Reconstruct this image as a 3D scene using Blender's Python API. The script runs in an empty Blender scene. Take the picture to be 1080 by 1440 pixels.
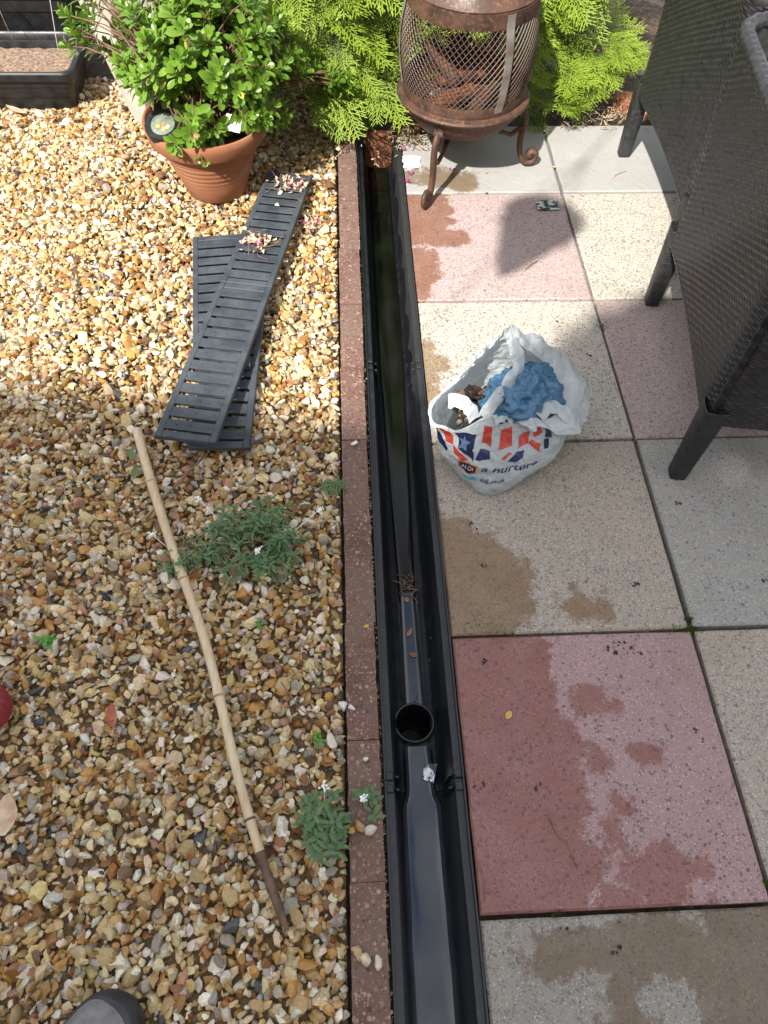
import bpy, math, random
import numpy as np
from mathutils import Vector, Matrix, noise as mnoise
random.seed(7); rng = np.random.default_rng(7)
PI = math.pi; R = math.radians
scene = bpy.context.scene
C = scene.collection

# ------------------------------------------------------------------ camera
cam_d = bpy.data.cameras.new('camera'); cam = bpy.data.objects.new('camera', cam_d); C.objects.link(cam)
r_ = Vector((0.99877064, -0.04403719, 0.02275813)); u_ = Vector((0.02437698, 0.83609711, 0.54803958)); f_ = Vector((0.04316213, 0.54681107, -0.83614274))
cam.matrix_world = Matrix(((r_.x, u_.x, -f_.x, -0.1695), (r_.y, u_.y, -f_.y, -0.5342), (r_.z, u_.z, -f_.z, 1.2333), (0, 0, 0, 1)))
cam_d.sensor_fit = 'VERTICAL'; cam_d.sensor_height = 36.0; cam_d.lens = 36.0 * 1030 / 1440
cam_d.clip_start = 0.02; cam_d.clip_end = 500
scene.camera = cam

# ------------------------------------------------------------------ sky, sun, exposure
EL = R(46); SDX, SDY = 0.53, 0.848            # ground direction in which shadows fall
world = bpy.data.worlds.new('World'); scene.world = world; world.use_nodes = True
wn = world.node_tree; wn.nodes.clear()
sky = wn.nodes.new('ShaderNodeTexSky'); sky.sky_type = 'NISHITA'; sky.sun_disc = False
sky.sun_elevation = EL; sky.sun_rotation = math.atan2(-SDX, -SDY)
sky.air_density = 1.0; sky.dust_density = 2.0; sky.ozone_density = 1.0
bgn = wn.nodes.new('ShaderNodeBackground'); bgn.inputs['Strength'].default_value = 0.15
wo = wn.nodes.new('ShaderNodeOutputWorld')
ctc = wn.nodes.new('ShaderNodeTexCoord'); cno = wn.nodes.new('ShaderNodeTexNoise')        # broken white cloud over the whole sky
cno.inputs['Scale'].default_value = 2.6; cno.inputs['Detail'].default_value = 7; cno.inputs['Roughness'].default_value = .55
wn.links.new(ctc.outputs['Generated'], cno.inputs['Vector'])
cra = wn.nodes.new('ShaderNodeMapRange'); wn.links.new(cno.outputs['Fac'], cra.inputs[0])
for i_, v_ in enumerate((.36, .60, 0.0, .9)): cra.inputs[i_ + 1].default_value = v_
cmx = wn.nodes.new('ShaderNodeMix'); cmx.data_type = 'RGBA'; wn.links.new(cra.outputs[0], cmx.inputs[0]); wn.links.new(sky.outputs[0], cmx.inputs[6]); cmx.inputs[7].default_value = (6.6, 6.4, 6.05, 1)
wn.links.new(cmx.outputs[2], bgn.inputs['Color']); wn.links.new(bgn.outputs[0], wo.inputs['Surface'])
sd = bpy.data.lights.new('sun', 'SUN'); sun = bpy.data.objects.new('sun', sd); C.objects.link(sun)
sd.energy = 4.9; sd.angle = R(0.9); sd.color = (1.0, 0.95, 0.87)
ldir = Vector((SDX * math.cos(EL), SDY * math.cos(EL), -math.sin(EL)))
sun.rotation_euler = ldir.to_track_quat('-Z', 'Y').to_euler(); sun.location = (-4, -6, 8)
scene.view_settings.view_transform = 'Standard'; scene.view_settings.look = 'None'
scene.view_settings.exposure = 0.95; scene.view_settings.gamma = 1.0
scene.render.engine = 'CYCLES'

# ------------------------------------------------------------------ helpers
class MB:
    def __init__(s): s.v = []; s.f = []; s.c = None
    def add(s, vs, fs):
        o = len(s.v); s.v.extend([tuple(p) for p in vs]); s.f.extend([tuple(i + o for i in q) for q in fs]); return s
    def box(s, c, d, ch=0.0, M=None):
        hx, hy, hz = d[0] / 2, d[1] / 2, d[2] / 2
        if ch <= 0:
            vs = [(x * hx, y * hy, z * hz) for z in (-1, 1) for (x, y) in ((-1, -1), (1, -1), (1, 1), (-1, 1))]
            fs = [(3, 2, 1, 0), (4, 5, 6, 7)] + [(i, (i + 1) % 4, 4 + (i + 1) % 4, 4 + i) for i in range(4)]
        else:
            def ring(k, z):
                a, b = hx - k, hy - k
                q = ch
                if k > 0: return [(-a, -b, z), (a, -b, z), (a, b, z), (-a, b, z)]
                return [(-a, -b, z), (a, -b, z), (a, b, z), (-a, b, z)]
            vs = ring(ch, -hz) + ring(0, -hz + ch) + ring(0, hz - ch) + ring(ch, hz)
            fs = [(3, 2, 1, 0), (12, 13, 14, 15)]
            for k in range(3):
                fs += [(4 * k + i, 4 * k + (i + 1) % 4, 4 * k + 4 + (i + 1) % 4, 4 * k + 4 + i) for i in range(4)]
        out = []
        for p in vs:
            q = Vector(p)
            if M is not None: q = M @ q
            out.append((q.x + c[0], q.y + c[1], q.z + c[2]))
        return s.add(out, fs)
    def tube(s, pts, rad, n=8, cap=True, flat=None, up=(0, 0, 1)):
        pts = [Vector(p) for p in pts]; m = len(pts)
        if not hasattr(rad, '__len__'): rad = [rad] * m
        vs = []; fs = []; prev = None
        for i, p in enumerate(pts):
            t = (pts[min(i + 1, m - 1)] - pts[max(i - 1, 0)])
            if t.length < 1e-9: t = Vector((0, 0, 1))
            t.normalize()
            if prev is None:
                a = Vector(up)
                if abs(a.dot(t)) > .95: a = Vector((1, 0, 0))
                nrm = (a - t * a.dot(t)).normalized()
            else:
                nrm = prev - t * prev.dot(t)
                nrm = nrm.normalized() if nrm.length > 1e-6 else t.orthogonal().normalized()
            prev = nrm; b = t.cross(nrm)
            fl = flat or (1, 1)
            for k in range(n):
                an = 2 * PI * k / n
                vs.append(p + nrm * (math.cos(an) * rad[i] * fl[0]) + b * (math.sin(an) * rad[i] * fl[1]))
        for i in range(m - 1):
            for k in range(n):
                fs.append((i * n + k, i * n + (k + 1) % n, (i + 1) * n + (k + 1) % n, (i + 1) * n + k))
        if cap:
            fs.append(tuple(range(n - 1, -1, -1))); fs.append(tuple((m - 1) * n + k for k in range(n)))
        return s.add(vs, fs)
    def lathe(s, prof, n=32, c=(0, 0, 0), wob=0.0):
        vs = []; fs = []
        for (r, z) in prof:
            for k in range(n):
                a = 2 * PI * k / n; rr = r * (1 + wob * math.sin(3 * a + z * 9))
                vs.append((c[0] + rr * math.cos(a), c[1] + rr * math.sin(a), c[2] + z))
        for i in range(len(prof) - 1):
            for k in range(n):
                fs.append((i * n + k, i * n + (k + 1) % n, (i + 1) * n + (k + 1) % n, (i + 1) * n + k))
        return s.add(vs, fs)
    def grid(s, nu, nv, fn):
        vs = [fn(i / nu, j / nv) for j in range(nv + 1) for i in range(nu + 1)]
        fs = [(j * (nu + 1) + i, j * (nu + 1) + i + 1, (j + 1) * (nu + 1) + i + 1, (j + 1) * (nu + 1) + i) for j in range(nv) for i in range(nu)]
        return s.add(vs, fs)
    def mesh(s, name, mat, smooth=False):
        me = bpy.data.meshes.new(name); me.from_pydata(s.v, [], s.f); me.validate(verbose=False)
        if s.c is not None:
            a = me.color_attributes.new('col', 'FLOAT_COLOR', 'POINT')
            a.data.foreach_set('color', np.asarray(s.c, dtype=np.float32).ravel())
        if mat: me.materials.append(mat)
        if smooth: me.polygons.foreach_set('use_smooth', [True] * len(me.polygons))
        me.update(); return me
    def build(s, name, mat, parent=None, smooth=False, auto=None):
        me = s.mesh(name, mat, smooth); o = link(name, me, parent)
        if auto: me.set_sharp_from_angle(angle=R(auto))
        return o
def link(name, data, parent=None):
    o = bpy.data.objects.new(name, data); C.objects.link(o)
    if parent: o.parent = parent
    return o
def tag(o, label=None, cat=None, group=None, kind=None):
    if label: o['label'] = label
    if cat: o['category'] = cat
    if group: o['group'] = group
    if kind: o['kind'] = kind
    return o
def thing(name, label, cat, loc=(0, 0, 0), rz=0, group=None):
    o = link(name, None); o.location = loc; o.rotation_euler = (0, 0, rz); o.empty_display_size = .05
    return tag(o, label, cat, group)
def npmesh(name, V, F, mat, col=None, smooth=True):
    me = bpy.data.meshes.new(name); nv = len(V); nf = len(F); k = F.shape[1]
    me.vertices.add(nv); me.vertices.foreach_set('co', np.ascontiguousarray(V, dtype=np.float32).ravel())
    me.loops.add(nf * k); me.loops.foreach_set('vertex_index', np.ascontiguousarray(F, dtype=np.int32).ravel())
    me.polygons.add(nf); me.polygons.foreach_set('loop_start', np.arange(0, nf * k, k, dtype=np.int32))
    me.update(calc_edges=True)
    if smooth: me.polygons.foreach_set('use_smooth', np.ones(nf, dtype=bool))
    if col is not None:
        a = me.color_attributes.new('col', 'FLOAT_COLOR', 'POINT')
        c4 = np.ones((nv, 4), dtype=np.float32); c4[:, :3] = col; a.data.foreach_set('color', c4.ravel())
    if mat: me.materials.append(mat)
    me.update(); return me
def nz(p, s=1.0): return mnoise.noise(Vector(p) * s)

# ------------------------------------------------------------------ materials
class NT:
    def __init__(s, name):
        s.m = bpy.data.materials.new(name); s.m.use_nodes = True; s.t = s.m.node_tree
        s.b = s.t.nodes['Principled BSDF']; s.out = s.t.nodes['Material Output']; s._pos = None
    def n(s, typ, **kw):
        q = s.t.nodes.new(typ)
        for k, v in kw.items(): setattr(q, k, v)
        return q
    def set(s, sock, v):
        if hasattr(v, 'links') or isinstance(v, bpy.types.NodeSocket): s.t.links.new(v, sock)
        elif isinstance(v, (tuple, list)) and len(v) == 3 and sock.type == 'RGBA': sock.default_value = (*v, 1)
        else: sock.default_value = v
    def pos(s):
        if s._pos is None: s._pos = s.n('ShaderNodeNewGeometry').outputs['Position']
        return s._pos
    def objc(s): return s.n('ShaderNodeTexCoord').outputs['Object']
    def noise(s, scale, det=4, rough=.6, vec=None, dist=0):
        q = s.n('ShaderNodeTexNoise'); s.set(q.inputs['Vector'], vec if vec is not None else s.pos())
        q.inputs['Scale'].default_value = scale; q.inputs['Detail'].default_value = det; q.inputs['Roughness'].default_value = rough
        q.inputs['Distortion'].default_value = dist
        return q.outputs['Fac']
    def vor(s, scale, vec=None, feat='F1'):
        q = s.n('ShaderNodeTexVoronoi', feature=feat); s.set(q.inputs['Vector'], vec if vec is not None else s.pos())
        q.inputs['Scale'].default_value = scale
        return q
    def math(s, op, a, b=0.0, c=None, clamp=False):
        q = s.n('ShaderNodeMath', operation=op, use_clamp=clamp); s.set(q.inputs[0], a); s.set(q.inputs[1], b)
        if c is not None: s.set(q.inputs[2], c)
        return q.outputs[0]
    def vm(s, op, a, b):
        q = s.n('ShaderNodeVectorMath', operation=op); s.set(q.inputs[0], a); s.set(q.inputs[1], b)
        return q.outputs['Value'] if op == 'LENGTH' else q.outputs[0]
    def rng(s, v, a, b, c=0.0, d=1.0):
        q = s.n('ShaderNodeMapRange'); s.set(q.inputs[0], v)
        for i, x in enumerate((a, b, c, d)): q.inputs[i + 1].default_value = x
        return q.outputs[0]
    def mix(s, f, a, b, mode='MIX'):
        q = s.n('ShaderNodeMix', data_type='RGBA', blend_type=mode); s.set(q.inputs[0], f); s.set(q.inputs[6], a); s.set(q.inputs[7], b)
        return q.outputs[2]
    def bump(s, h, st=.3, dist=.002):
        q = s.n('ShaderNodeBump'); q.inputs['Strength'].default_value = st; q.inputs['Distance'].default_value = dist; s.set(q.inputs['Height'], h)
        s.t.links.new(q.outputs[0], s.b.inputs['Normal']); return q
    def fin(s, col, rough=.6, metal=0.0, spec=.5):
        s.set(s.b.inputs['Base Color'], col); s.set(s.b.inputs['Roughness'], rough); s.b.inputs['Metallic'].default_value = metal
        s.b.inputs['Specular IOR Level'].default_value = spec; return s.m
def simple(name, c1, c2, rough=.6, ns=25, bump=.2, bs=120, bd=.001, metal=0, spec=.5, r2=None, lo=.35, hi=.65, obj=False):
    t = NT(name); v = t.objc() if obj else None
    f = t.rng(t.noise(ns, 5, vec=v), lo, hi)
    if bump: t.bump(t.noise(bs, 3, vec=v), bump, bd)
    return t.fin(t.mix(f, c1, c2), t.rng(f, 0, 1, rough, r2 if r2 is not None else rough), metal, spec)
def leafmat(name, c1, c2, rough=.4, trans=.3, attr=False, ns=9):
    t = NT(name)
    oi = t.n('ShaderNodeObjectInfo')
    f = t.math('ADD', t.rng(t.noise(ns, 2), .3, .7, 0, .6), t.math('MULTIPLY', oi.outputs['Random'], .4))
    col = t.mix(f, c1, c2)
    if attr:
        a = t.n('ShaderNodeVertexColor', layer_name='col'); col = t.mix(1.0, col, a.outputs['Color'], 'MULTIPLY')
    t.fin(col, rough)
    tr = t.n('ShaderNodeBsdfTranslucent'); t.set(tr.inputs['Color'], t.mix(.5, col, (.35, .5, .05), 'MIX') if trans < .5 else col)
    ms = t.n('ShaderNodeMixShader'); ms.inputs[0].default_value = trans
    t.t.links.new(t.b.outputs[0], ms.inputs[1]); t.t.links.new(tr.outputs[0], ms.inputs[2]); t.t.links.new(ms.outputs[0], t.out.inputs['Surface'])
    return t.m
def attrmat(name, rough=.55, ns=220, var=.35, bump=.3, bs=300, bd=.0008):
    t = NT(name); a = t.n('ShaderNodeVertexColor', layer_name='col').outputs['Color']
    n1 = t.noise(ns, 4); col = t.mix(1.0, a, t.mix(t.rng(n1, .3, .7), (1 - var,) * 3, (1 + var * .35,) * 3), 'MULTIPLY')
    t.bump(t.noise(bs, 3), bump, bd)
    return t.fin(col, t.rng(n1, .3, .7, rough - .12, rough + .12))

def slabmat(name, base, speck, wetcol, blobs=(), dens=.5, riven=False, amp=1.0):
    wmul = (.62, .44, .38) if base[0] > base[1] * 1.3 else (.50, .39, .29)
    t = NT(name); p = t.pos()
    grain = t.noise(900, 2, .7); big = t.noise(6, 5, .65)
    col = t.mix(t.rng(big, .3, .7), tuple(x * .86 for x in base), tuple(min(1, x * 1.1) for x in base))
    col = t.mix(t.rng(grain, .35, .7), tuple(x * .72 for x in base), col)
    hb = t.noise(260, 4)
    if not riven:
        nw = t.n('ShaderNodeTexNoise'); t.set(nw.inputs['Vector'], p); nw.inputs['Scale'].default_value = 150; nw.inputs['Detail'].default_value = 2
        warp = t.vm('ADD', p, t.vm('MULTIPLY', nw.outputs['Color'], (.004, .004, .004)))
        for sc, th, k, dn in ((84, .24, .85, .5), (150, .36, .95, .9), (260, .34, .9, 1.0)):
            v = t.vor(sc, warp); sep = t.n('ShaderNodeSeparateColor'); t.set(sep.inputs[0], v.outputs['Color'])
            sel = t.math('LESS_THAN', sep.outputs[0], dens * dn * 1.6)
            rad = t.math('MULTIPLY_ADD', sep.outputs[1], th, .17)
            edge = t.rng(t.math('SUBTRACT', rad, v.outputs['Distance']), 0, .07)
            m = t.math('MULTIPLY', t.math('MULTIPLY', sel, edge), k)
            pc = t.mix(sep.outputs[2], speck[0], speck[1])
            col = t.mix(m, col, pc)
        v = t.vor(330, warp); sep = t.n('ShaderNodeSeparateColor'); t.set(sep.inputs[0], v.outputs['Color'])
        m = t.math('MULTIPLY', t.math('LESS_THAN', sep.outputs[0], .22), t.rng(v.outputs['Distance'], .42, .30))
        col = t.mix(t.math('MULTIPLY', m, .75), col, tuple(min(.75, x * 1.65) for x in base))
        pit = t.rng(t.noise(70, 6, .75), .60, .70); col = t.mix(t.math('MULTIPLY', pit, .5), col, tuple(x * .45 for x in base))
        t.bump(t.math('SUBTRACT', t.math('ADD', t.noise(500, 3), t.math('MULTIPLY', t.noise(90, 3), .8)), pit), .6, .0014)
    else:
        st = t.noise(14, 6, .6, dist=1.2)
        col = t.mix(t.rng(st, .4, .62), col, tuple(x * .8 for x in base))
        t.bump(t.math('ADD', t.math('MULTIPLY', st, 3.0), t.noise(300, 3)), .5, .003)
    # moss and dirt
    dirt = t.rng(t.noise(3.3, 6, .7), .56, .75, 0, .45)
    col = t.mix(dirt, col, tuple(a * b for a, b in zip(base, (.6, .58, .52))))
    rough = .82
    if blobs:
        f = None
        for (cx, cy, rx, ry) in blobs:
            d = t.vm('LENGTH', t.vm('MULTIPLY', t.vm('SUBTRACT', p, (cx, cy, 0)), (1 / rx, 1 / ry, 0)), (0, 0, 0))
            e = t.math('MULTIPLY', t.math('SUBTRACT', 1.0, d), min(rx, ry) * 10)
            f = e if f is None else t.math('MAXIMUM', f, e)
        nn = t.math('MULTIPLY', t.math('SUBTRACT', t.noise(17, 7, .62), .5), 1.25 * amp)
        f = t.math('ADD', f, nn)
        w = t.math('MULTIPLY', t.rng(t.math('ADD', f, t.math('MULTIPLY', t.math('SUBTRACT', t.noise(110, 5, .75), .5), .55)), -.04, .08), t.rng(t.noise(8, 6, .7), .25, .6, .78, 1.0))
        wc = t.mix(t.rng(t.noise(40, 4), .35, .65), wetcol, tuple(x * .72 for x in wetcol))
        wet = t.mix(.30, t.mix(1.0, col, wmul, 'MULTIPLY'), wc)
        wet = t.mix(t.rng(t.noise(11, 5), .5, .68, 0, .35), wet, t.mix(1.0, col, (.72, .62, .52), 'MULTIPLY'))
        col = t.mix(w, col, wet)
        rough = t.rng(w, 0, 1, .82, .36)
    return t.fin(col, rough, 0, .4)

M = {}
M['soil'] = simple('soil', (.032, .022, .014), (.085, .058, .038), .95, 40, .8, 160, .006)
M['gravel'] = attrmat('gravel_stone', .5, 240, .32)
M['pebble'] = attrmat('pebble_stone', .5, 180, .3)
M['kerb'] = None
M['black_plastic'] = simple('black_plastic', (.007, .008, .009), (.016, .017, .019), .33, 30, .12, 300, .0006, 0, .5, .5)
M['grate_plastic'] = simple('grate_plastic', (.032, .040, .050), (.066, .077, .087), .58, 18, .15, 400, .0005, 0, .35, .72)
M['rattan'] = simple('rattan', (.014, .0148, .017), (.032, .031, .031), .27, 60, .1, 500, .0004, 0, .5, .5)
M['terracotta'] = None
M['concrete'] = simple('pale_concrete', (.36, .33, .28), (.55, .51, .45), .9, 7, .5, 90, .002)
M['white_film'] = None
M['cream'] = simple('cream_cushion', (.72, .69, .62), (.8, .78, .72), .9, 30, .2, 700, .0006)
M['bark'] = simple('bark', (.10, .055, .032), (.22, .13, .08), .9, 30, .6, 90, .004)
M['twig'] = simple('dry_twig', (.12, .065, .035), (.25, .15, .09), .8, 60, .3, 200, .001)
M['purple'] = simple('magenta_petal', (.22, .015, .11), (.36, .05, .21), .6, 60, .1)
M['brownleaf'] = simple('dead_leaf', (.22, .10, .045), (.42, .22, .11), .75, 90, .3, 200, .001)
M['redleaf'] = simple('red_leaf', (.30, .055, .03), (.42, .13, .07), .6, 60, .3, 200, .001)
M['white'] = simple('white_paper', (.74, .75, .76), (.84, .84, .84), .7, 20, .3, 60, .002)
M['flower'] = simple('white_flower', (.72, .74, .72), (.86, .86, .82), .7, 60, .1)
M['glass'] = None
def rustmat():
    t = NT('rusty_iron'); a = t.noise(14, 6, .65); b = t.noise(120, 4)
    col = t.mix(t.rng(a, .35, .65), (.040, .027, .022), (.125, .062, .040)); col = t.mix(t.rng(b, .52, .78), col, (.22, .115, .062))
    t.bump(b, .5, .0015); return t.fin(col, t.rng(a, .3, .7, .45, .8), .35)
M['rust'] = rustmat()
def meshrust():
    t = NT('rusty_wire'); a = t.noise(26, 5)
    col = t.mix(t.rng(a, .35, .65), (.10, .09, .085), (.13, .068, .045)); return t.fin(col, .6, .4)
M['wire'] = meshrust()
M['strap'] = simple('worn_strap', (.20, .15, .12), (.36, .33, .31), .5, 22, .3, 150, .001, .5)
M['char'] = simple('charred_log', (.02, .016, .014), (.22, .075, .03), .9, 24, .8, 90, .004)
M['ash'] = simple('pale_ash', (.22, .21, .2), (.42, .41, .4), .95, 40, .8, 120, .004)
def kerbmat():
    t = NT('red_kerb_concrete'); p = t.pos(); big = t.noise(7, 5)
    col = t.mix(t.rng(big, .35, .65), (.115, .060, .046), (.20, .120, .098))
    for sc, dn in ((170, .45), (260, .5), (110, .3)):
        v = t.vor(sc); s = t.n('ShaderNodeSeparateColor'); t.set(s.inputs[0], v.outputs['Color'])
        m = t.math('MULTIPLY', t.math('LESS_THAN', s.outputs[0], dn), t.rng(v.outputs['Distance'], .45, .3))
        col = t.mix(t.math('MULTIPLY', m, .85), col, t.mix(s.outputs[1], (.042, .026, .022), (.40, .27, .205)))
    mo = t.rng(t.noise(7, 7, .75), .48, .68, 0, .75); col = t.mix(mo, col, (.10, .085, .06))
    t.bump(t.math('ADD', t.noise(260, 4), t.noise(60, 4)), .7, .002); return t.fin(col, .9, 0, .3)
M['kerb'] = kerbmat()
def terramat():
    t = NT('terracotta'); p = t.pos(); a = t.noise(9, 5, .6); b = t.noise(160, 4)
    st = t.n('ShaderNodeMapping'); t.set(st.inputs['Vector'], p); st.inputs['Scale'].default_value = (6, 6, 120)
    s = t.noise(2.2, 4, .6, vec=st.outputs[0])
    col = t.mix(t.rng(a, .35, .65), (.25, .098, .048), (.34, .155, .088)); col = t.mix(t.rng(s, .45, .7, 0, .5), col, (.26, .095, .045))
    col = t.mix(t.rng(t.noise(30, 6, .75), .66, .78, 0, .7), col, (.56, .47, .40))
    t.bump(t.math('ADD', b, t.math('MULTIPLY', s, 2)), .3, .001); return t.fin(col, .8, 0, .3)
M['terracotta'] = terramat()
def filmmat(name, col, trans=.3, rough=.26):
    t = NT(name); t.fin(t.mix(t.rng(t.noise(18, 4), .35, .65), col, tuple(x * .88 for x in col)), rough)
    h = None
    nw = t.n('ShaderNodeTexNoise'); t.set(nw.inputs['Vector'], t.pos()); nw.inputs['Scale'].default_value = 22
    wp = t.vm('ADD', t.pos(), t.vm('MULTIPLY', nw.outputs['Color'], (.04, .04, .04)))
    for sc, k in ((26, 1.0), (58, .5), (120, .22)):          # flat facets between sharp creases
        v = t.vor(sc, wp); e = t.math('MULTIPLY', v.outputs['Distance'], k); h = e if h is None else t.math('ADD', h, e)
    t.bump(h, .75, .007)
    tr = t.n('ShaderNodeBsdfTranslucent'); t.set(tr.inputs['Color'], col)
    ms = t.n('ShaderNodeMixShader'); ms.inputs[0].default_value = trans
    t.t.links.new(t.b.outputs[0], ms.inputs[1]); t.t.links.new(tr.outputs[0], ms.inputs[2]); t.t.links.new(ms.outputs[0], t.out.inputs['Surface']); return t.m
M['white_film'] = filmmat('white_plastic_film', (.60, .655, .675), .36)
M['blue_film'] = filmmat('blue_plastic_film', (.095, .235, .40), .25, .10)
M['print_red'] = filmmat('red_print', (.52, .055, .04), .12); M['print_blue'] = filmmat('blue_print', (.018, .025, .10), .05)
M['print_navy'] = filmmat('navy_print', (.012, .02, .07), .05); M['print_orange'] = filmmat('orange_print', (.7, .25, .03), .1)
M['print_cyan'] = filmmat('cyan_print', (.12, .45, .62), .2); M['print_white'] = filmmat('white_print', (.72, .74, .76), .2)
def watermat(name, tint, rough=.03, coat=1.0):
    t = NT(name); t.fin(t.mix(t.rng(t.noise(12, 4), .35, .65), tint, tuple(x * .6 for x in tint)), rough, 0, .5)
    t.b.inputs['IOR'].default_value = 1.36; t.b.inputs['Coat Weight'].default_value = coat; t.b.inputs['Coat Roughness'].default_value = .02; t.bump(t.noise(9, 3), .05, .002); return t.m
M['water'] = watermat('drain_water', (.024, .032, .044)); M['water_green'] = watermat('algae_water', (.005, .006, .0035), .12, 0.0)
def foilmat():
    t = NT('foil_wrapper'); t.fin(t.mix(t.rng(t.noise(70, 4), .46, .54), (.65, .68, .7), (.03, .05, .07)), .3, .5); t.bump(t.noise(60, 3), .6, .002); return t.m
M['foil'] = foilmat()
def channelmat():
    # dirt-flecked black plastic, paler above a wavy line on the far right wall
    t = NT('dirt_flecked_plastic'); p = t.pos(); sep = t.n('ShaderNodeSeparateXYZ'); t.set(sep.inputs[0], p)
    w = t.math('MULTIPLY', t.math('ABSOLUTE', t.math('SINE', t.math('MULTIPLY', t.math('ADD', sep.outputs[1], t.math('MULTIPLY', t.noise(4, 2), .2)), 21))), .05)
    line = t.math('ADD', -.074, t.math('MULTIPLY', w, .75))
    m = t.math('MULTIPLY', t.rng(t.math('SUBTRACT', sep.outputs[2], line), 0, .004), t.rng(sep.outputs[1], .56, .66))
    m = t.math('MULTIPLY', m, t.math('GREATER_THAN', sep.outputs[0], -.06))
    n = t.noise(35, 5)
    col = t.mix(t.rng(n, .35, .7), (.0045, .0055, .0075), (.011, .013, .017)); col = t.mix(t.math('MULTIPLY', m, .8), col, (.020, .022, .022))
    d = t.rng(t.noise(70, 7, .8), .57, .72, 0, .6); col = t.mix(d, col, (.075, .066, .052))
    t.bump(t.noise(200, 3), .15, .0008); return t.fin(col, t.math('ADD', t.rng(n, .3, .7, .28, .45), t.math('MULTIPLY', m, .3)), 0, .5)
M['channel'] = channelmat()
M['leaf'] = leafmat('glossy_leaf', (.095, .20, .02), (.22, .36, .05), .26, .28)
M['thuja'] = leafmat('golden_conifer', (.85, .9, .7), (1.1, 1.1, .9), .55, .28, attr=True)
M['weed'] = leafmat('weed_leaf', (.055, .12, .048), (.14, .225, .09), .5, .2, ns=20)
M['bright_leaf'] = leafmat('bright_leaf', (.08, .26, .03), (.12, .32, .05), .5, .25)
M['bamboo'] = None
def bamboomat():
    t = NT('bamboo'); p = t.pos(); a = t.noise(10, 4); m = t.n('ShaderNodeMapping'); t.set(m.inputs['Vector'], t.objc()); m.inputs['Scale'].default_value = (120, 4, 120)
    col = t.mix(t.rng(a, .3, .7), (.50, .37, .22), (.64, .53, .37)); col = t.mix(t.rng(t.noise(2, 4, vec=m.outputs[0]), .45, .7, 0, .6), col, (.38, .25, .13))
    t.bump(t.noise(160, 3), .2, .001); return t.fin(col, .5)
M['bamboo'] = bamboomat()
M['bamboo_dark'] = simple('stained_bamboo', (.05, .028, .018), (.17, .095, .055), .6, 40, .3, 160, .001)
M['shoe_rubber'] = simple('shoe_rubber', (.012, .013, .015), (.03, .032, .036), .5, 40, .3, 300, .0006)
M['shoe_grey'] = simple('grey_suede', (.13, .125, .125), (.20, .195, .195), .9, 60, .5, 700, .0008)
M['red_rubber'] = simple('red_rubber', (.19, .014, .022), (.29, .032, .042), .5, 30, .3, 220, .001)
M['buff'] = simple('buff_ceramic', (.38, .27, .15), (.50, .38, .24), .75, 12, .3, 120, .001)
M['wall'] = simple('pale_render', (.55, .5, .43), (.62, .58, .5), .9, 4, .5, 120, .003)
M['rooftile'] = simple('roof_tile', (.16, .07, .045), (.24, .11, .07), .85, 9, .4, 60, .004)
M['window_glass'] = simple('window_glass', (.02, .025, .03), (.03, .035, .04), .05, 3, 0)
M['pvc'] = simple('white_frame', (.76, .76, .76), (.8, .8, .8), .35, 5, 0)
M['wicker'] = simple('wicker', (.12, .07, .035), (.25, .16, .09), .8, 40, .5, 120, .003)
M['rope'] = simple('rope', (.3, .28, .25), (.42, .4, .36), .9, 60, .3)

M['shade_dark_brick'] = simple('shade_dark_brick', (.07, .028, .014), (.20, .072, .032), .9, 30, .5, 120, .002)  # brick colour darkened to hold the shade at the drain's far end
# ------------------------------------------------------------------ ground: one sheet with the drain trench cut into it
def make_ground():
    m = MB(); F = 60.0
    xs = [-F, -.137, .003, F]; ys = [-F, -1.35, 1.655, F]; z = -.03
    for i in range(3):
        for j in range(3):
            if i == 1 and j == 1: continue
            m.add([(xs[i], ys[j], z), (xs[i + 1], ys[j], z), (xs[i + 1], ys[j + 1], z), (xs[i], ys[j + 1], z)], [(0, 1, 2, 3)])
    a, b, c, d, q = xs[1], xs[2], ys[1], ys[2], -.34
    m.add([(a, c, z), (b, c, z), (b, d, z), (a, d, z), (a, c, q), (b, c, q), (b, d, q), (a, d, q)], [(4, 5, 6, 7), (0, 4, 7, 3), (1, 2, 6, 5), (0, 1, 5, 4), (3, 7, 6, 2)])
    tag(m.build('ground', M['soil']), kind='structure')
    # planting bed behind the patio, slightly mounded
    b = MB()
    def fn(u, v):
        x = -2.2 + 5.2 * u; y = 1.665 + 3.3 * v
        e = min(1, v * 7) * min(1, (1 - v) * 6) * min(1, u * 12, (1 - u) * 12)
        return (x, y, -.024 + e * (.03 + .022 * nz((x, y, 0), 3) + .014 * nz((x, y, 3), 14)))
    b.grid(120, 76, fn); tag(b.build('soil_bed', M['soil'], smooth=True), kind='structure')
make_ground()

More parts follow.
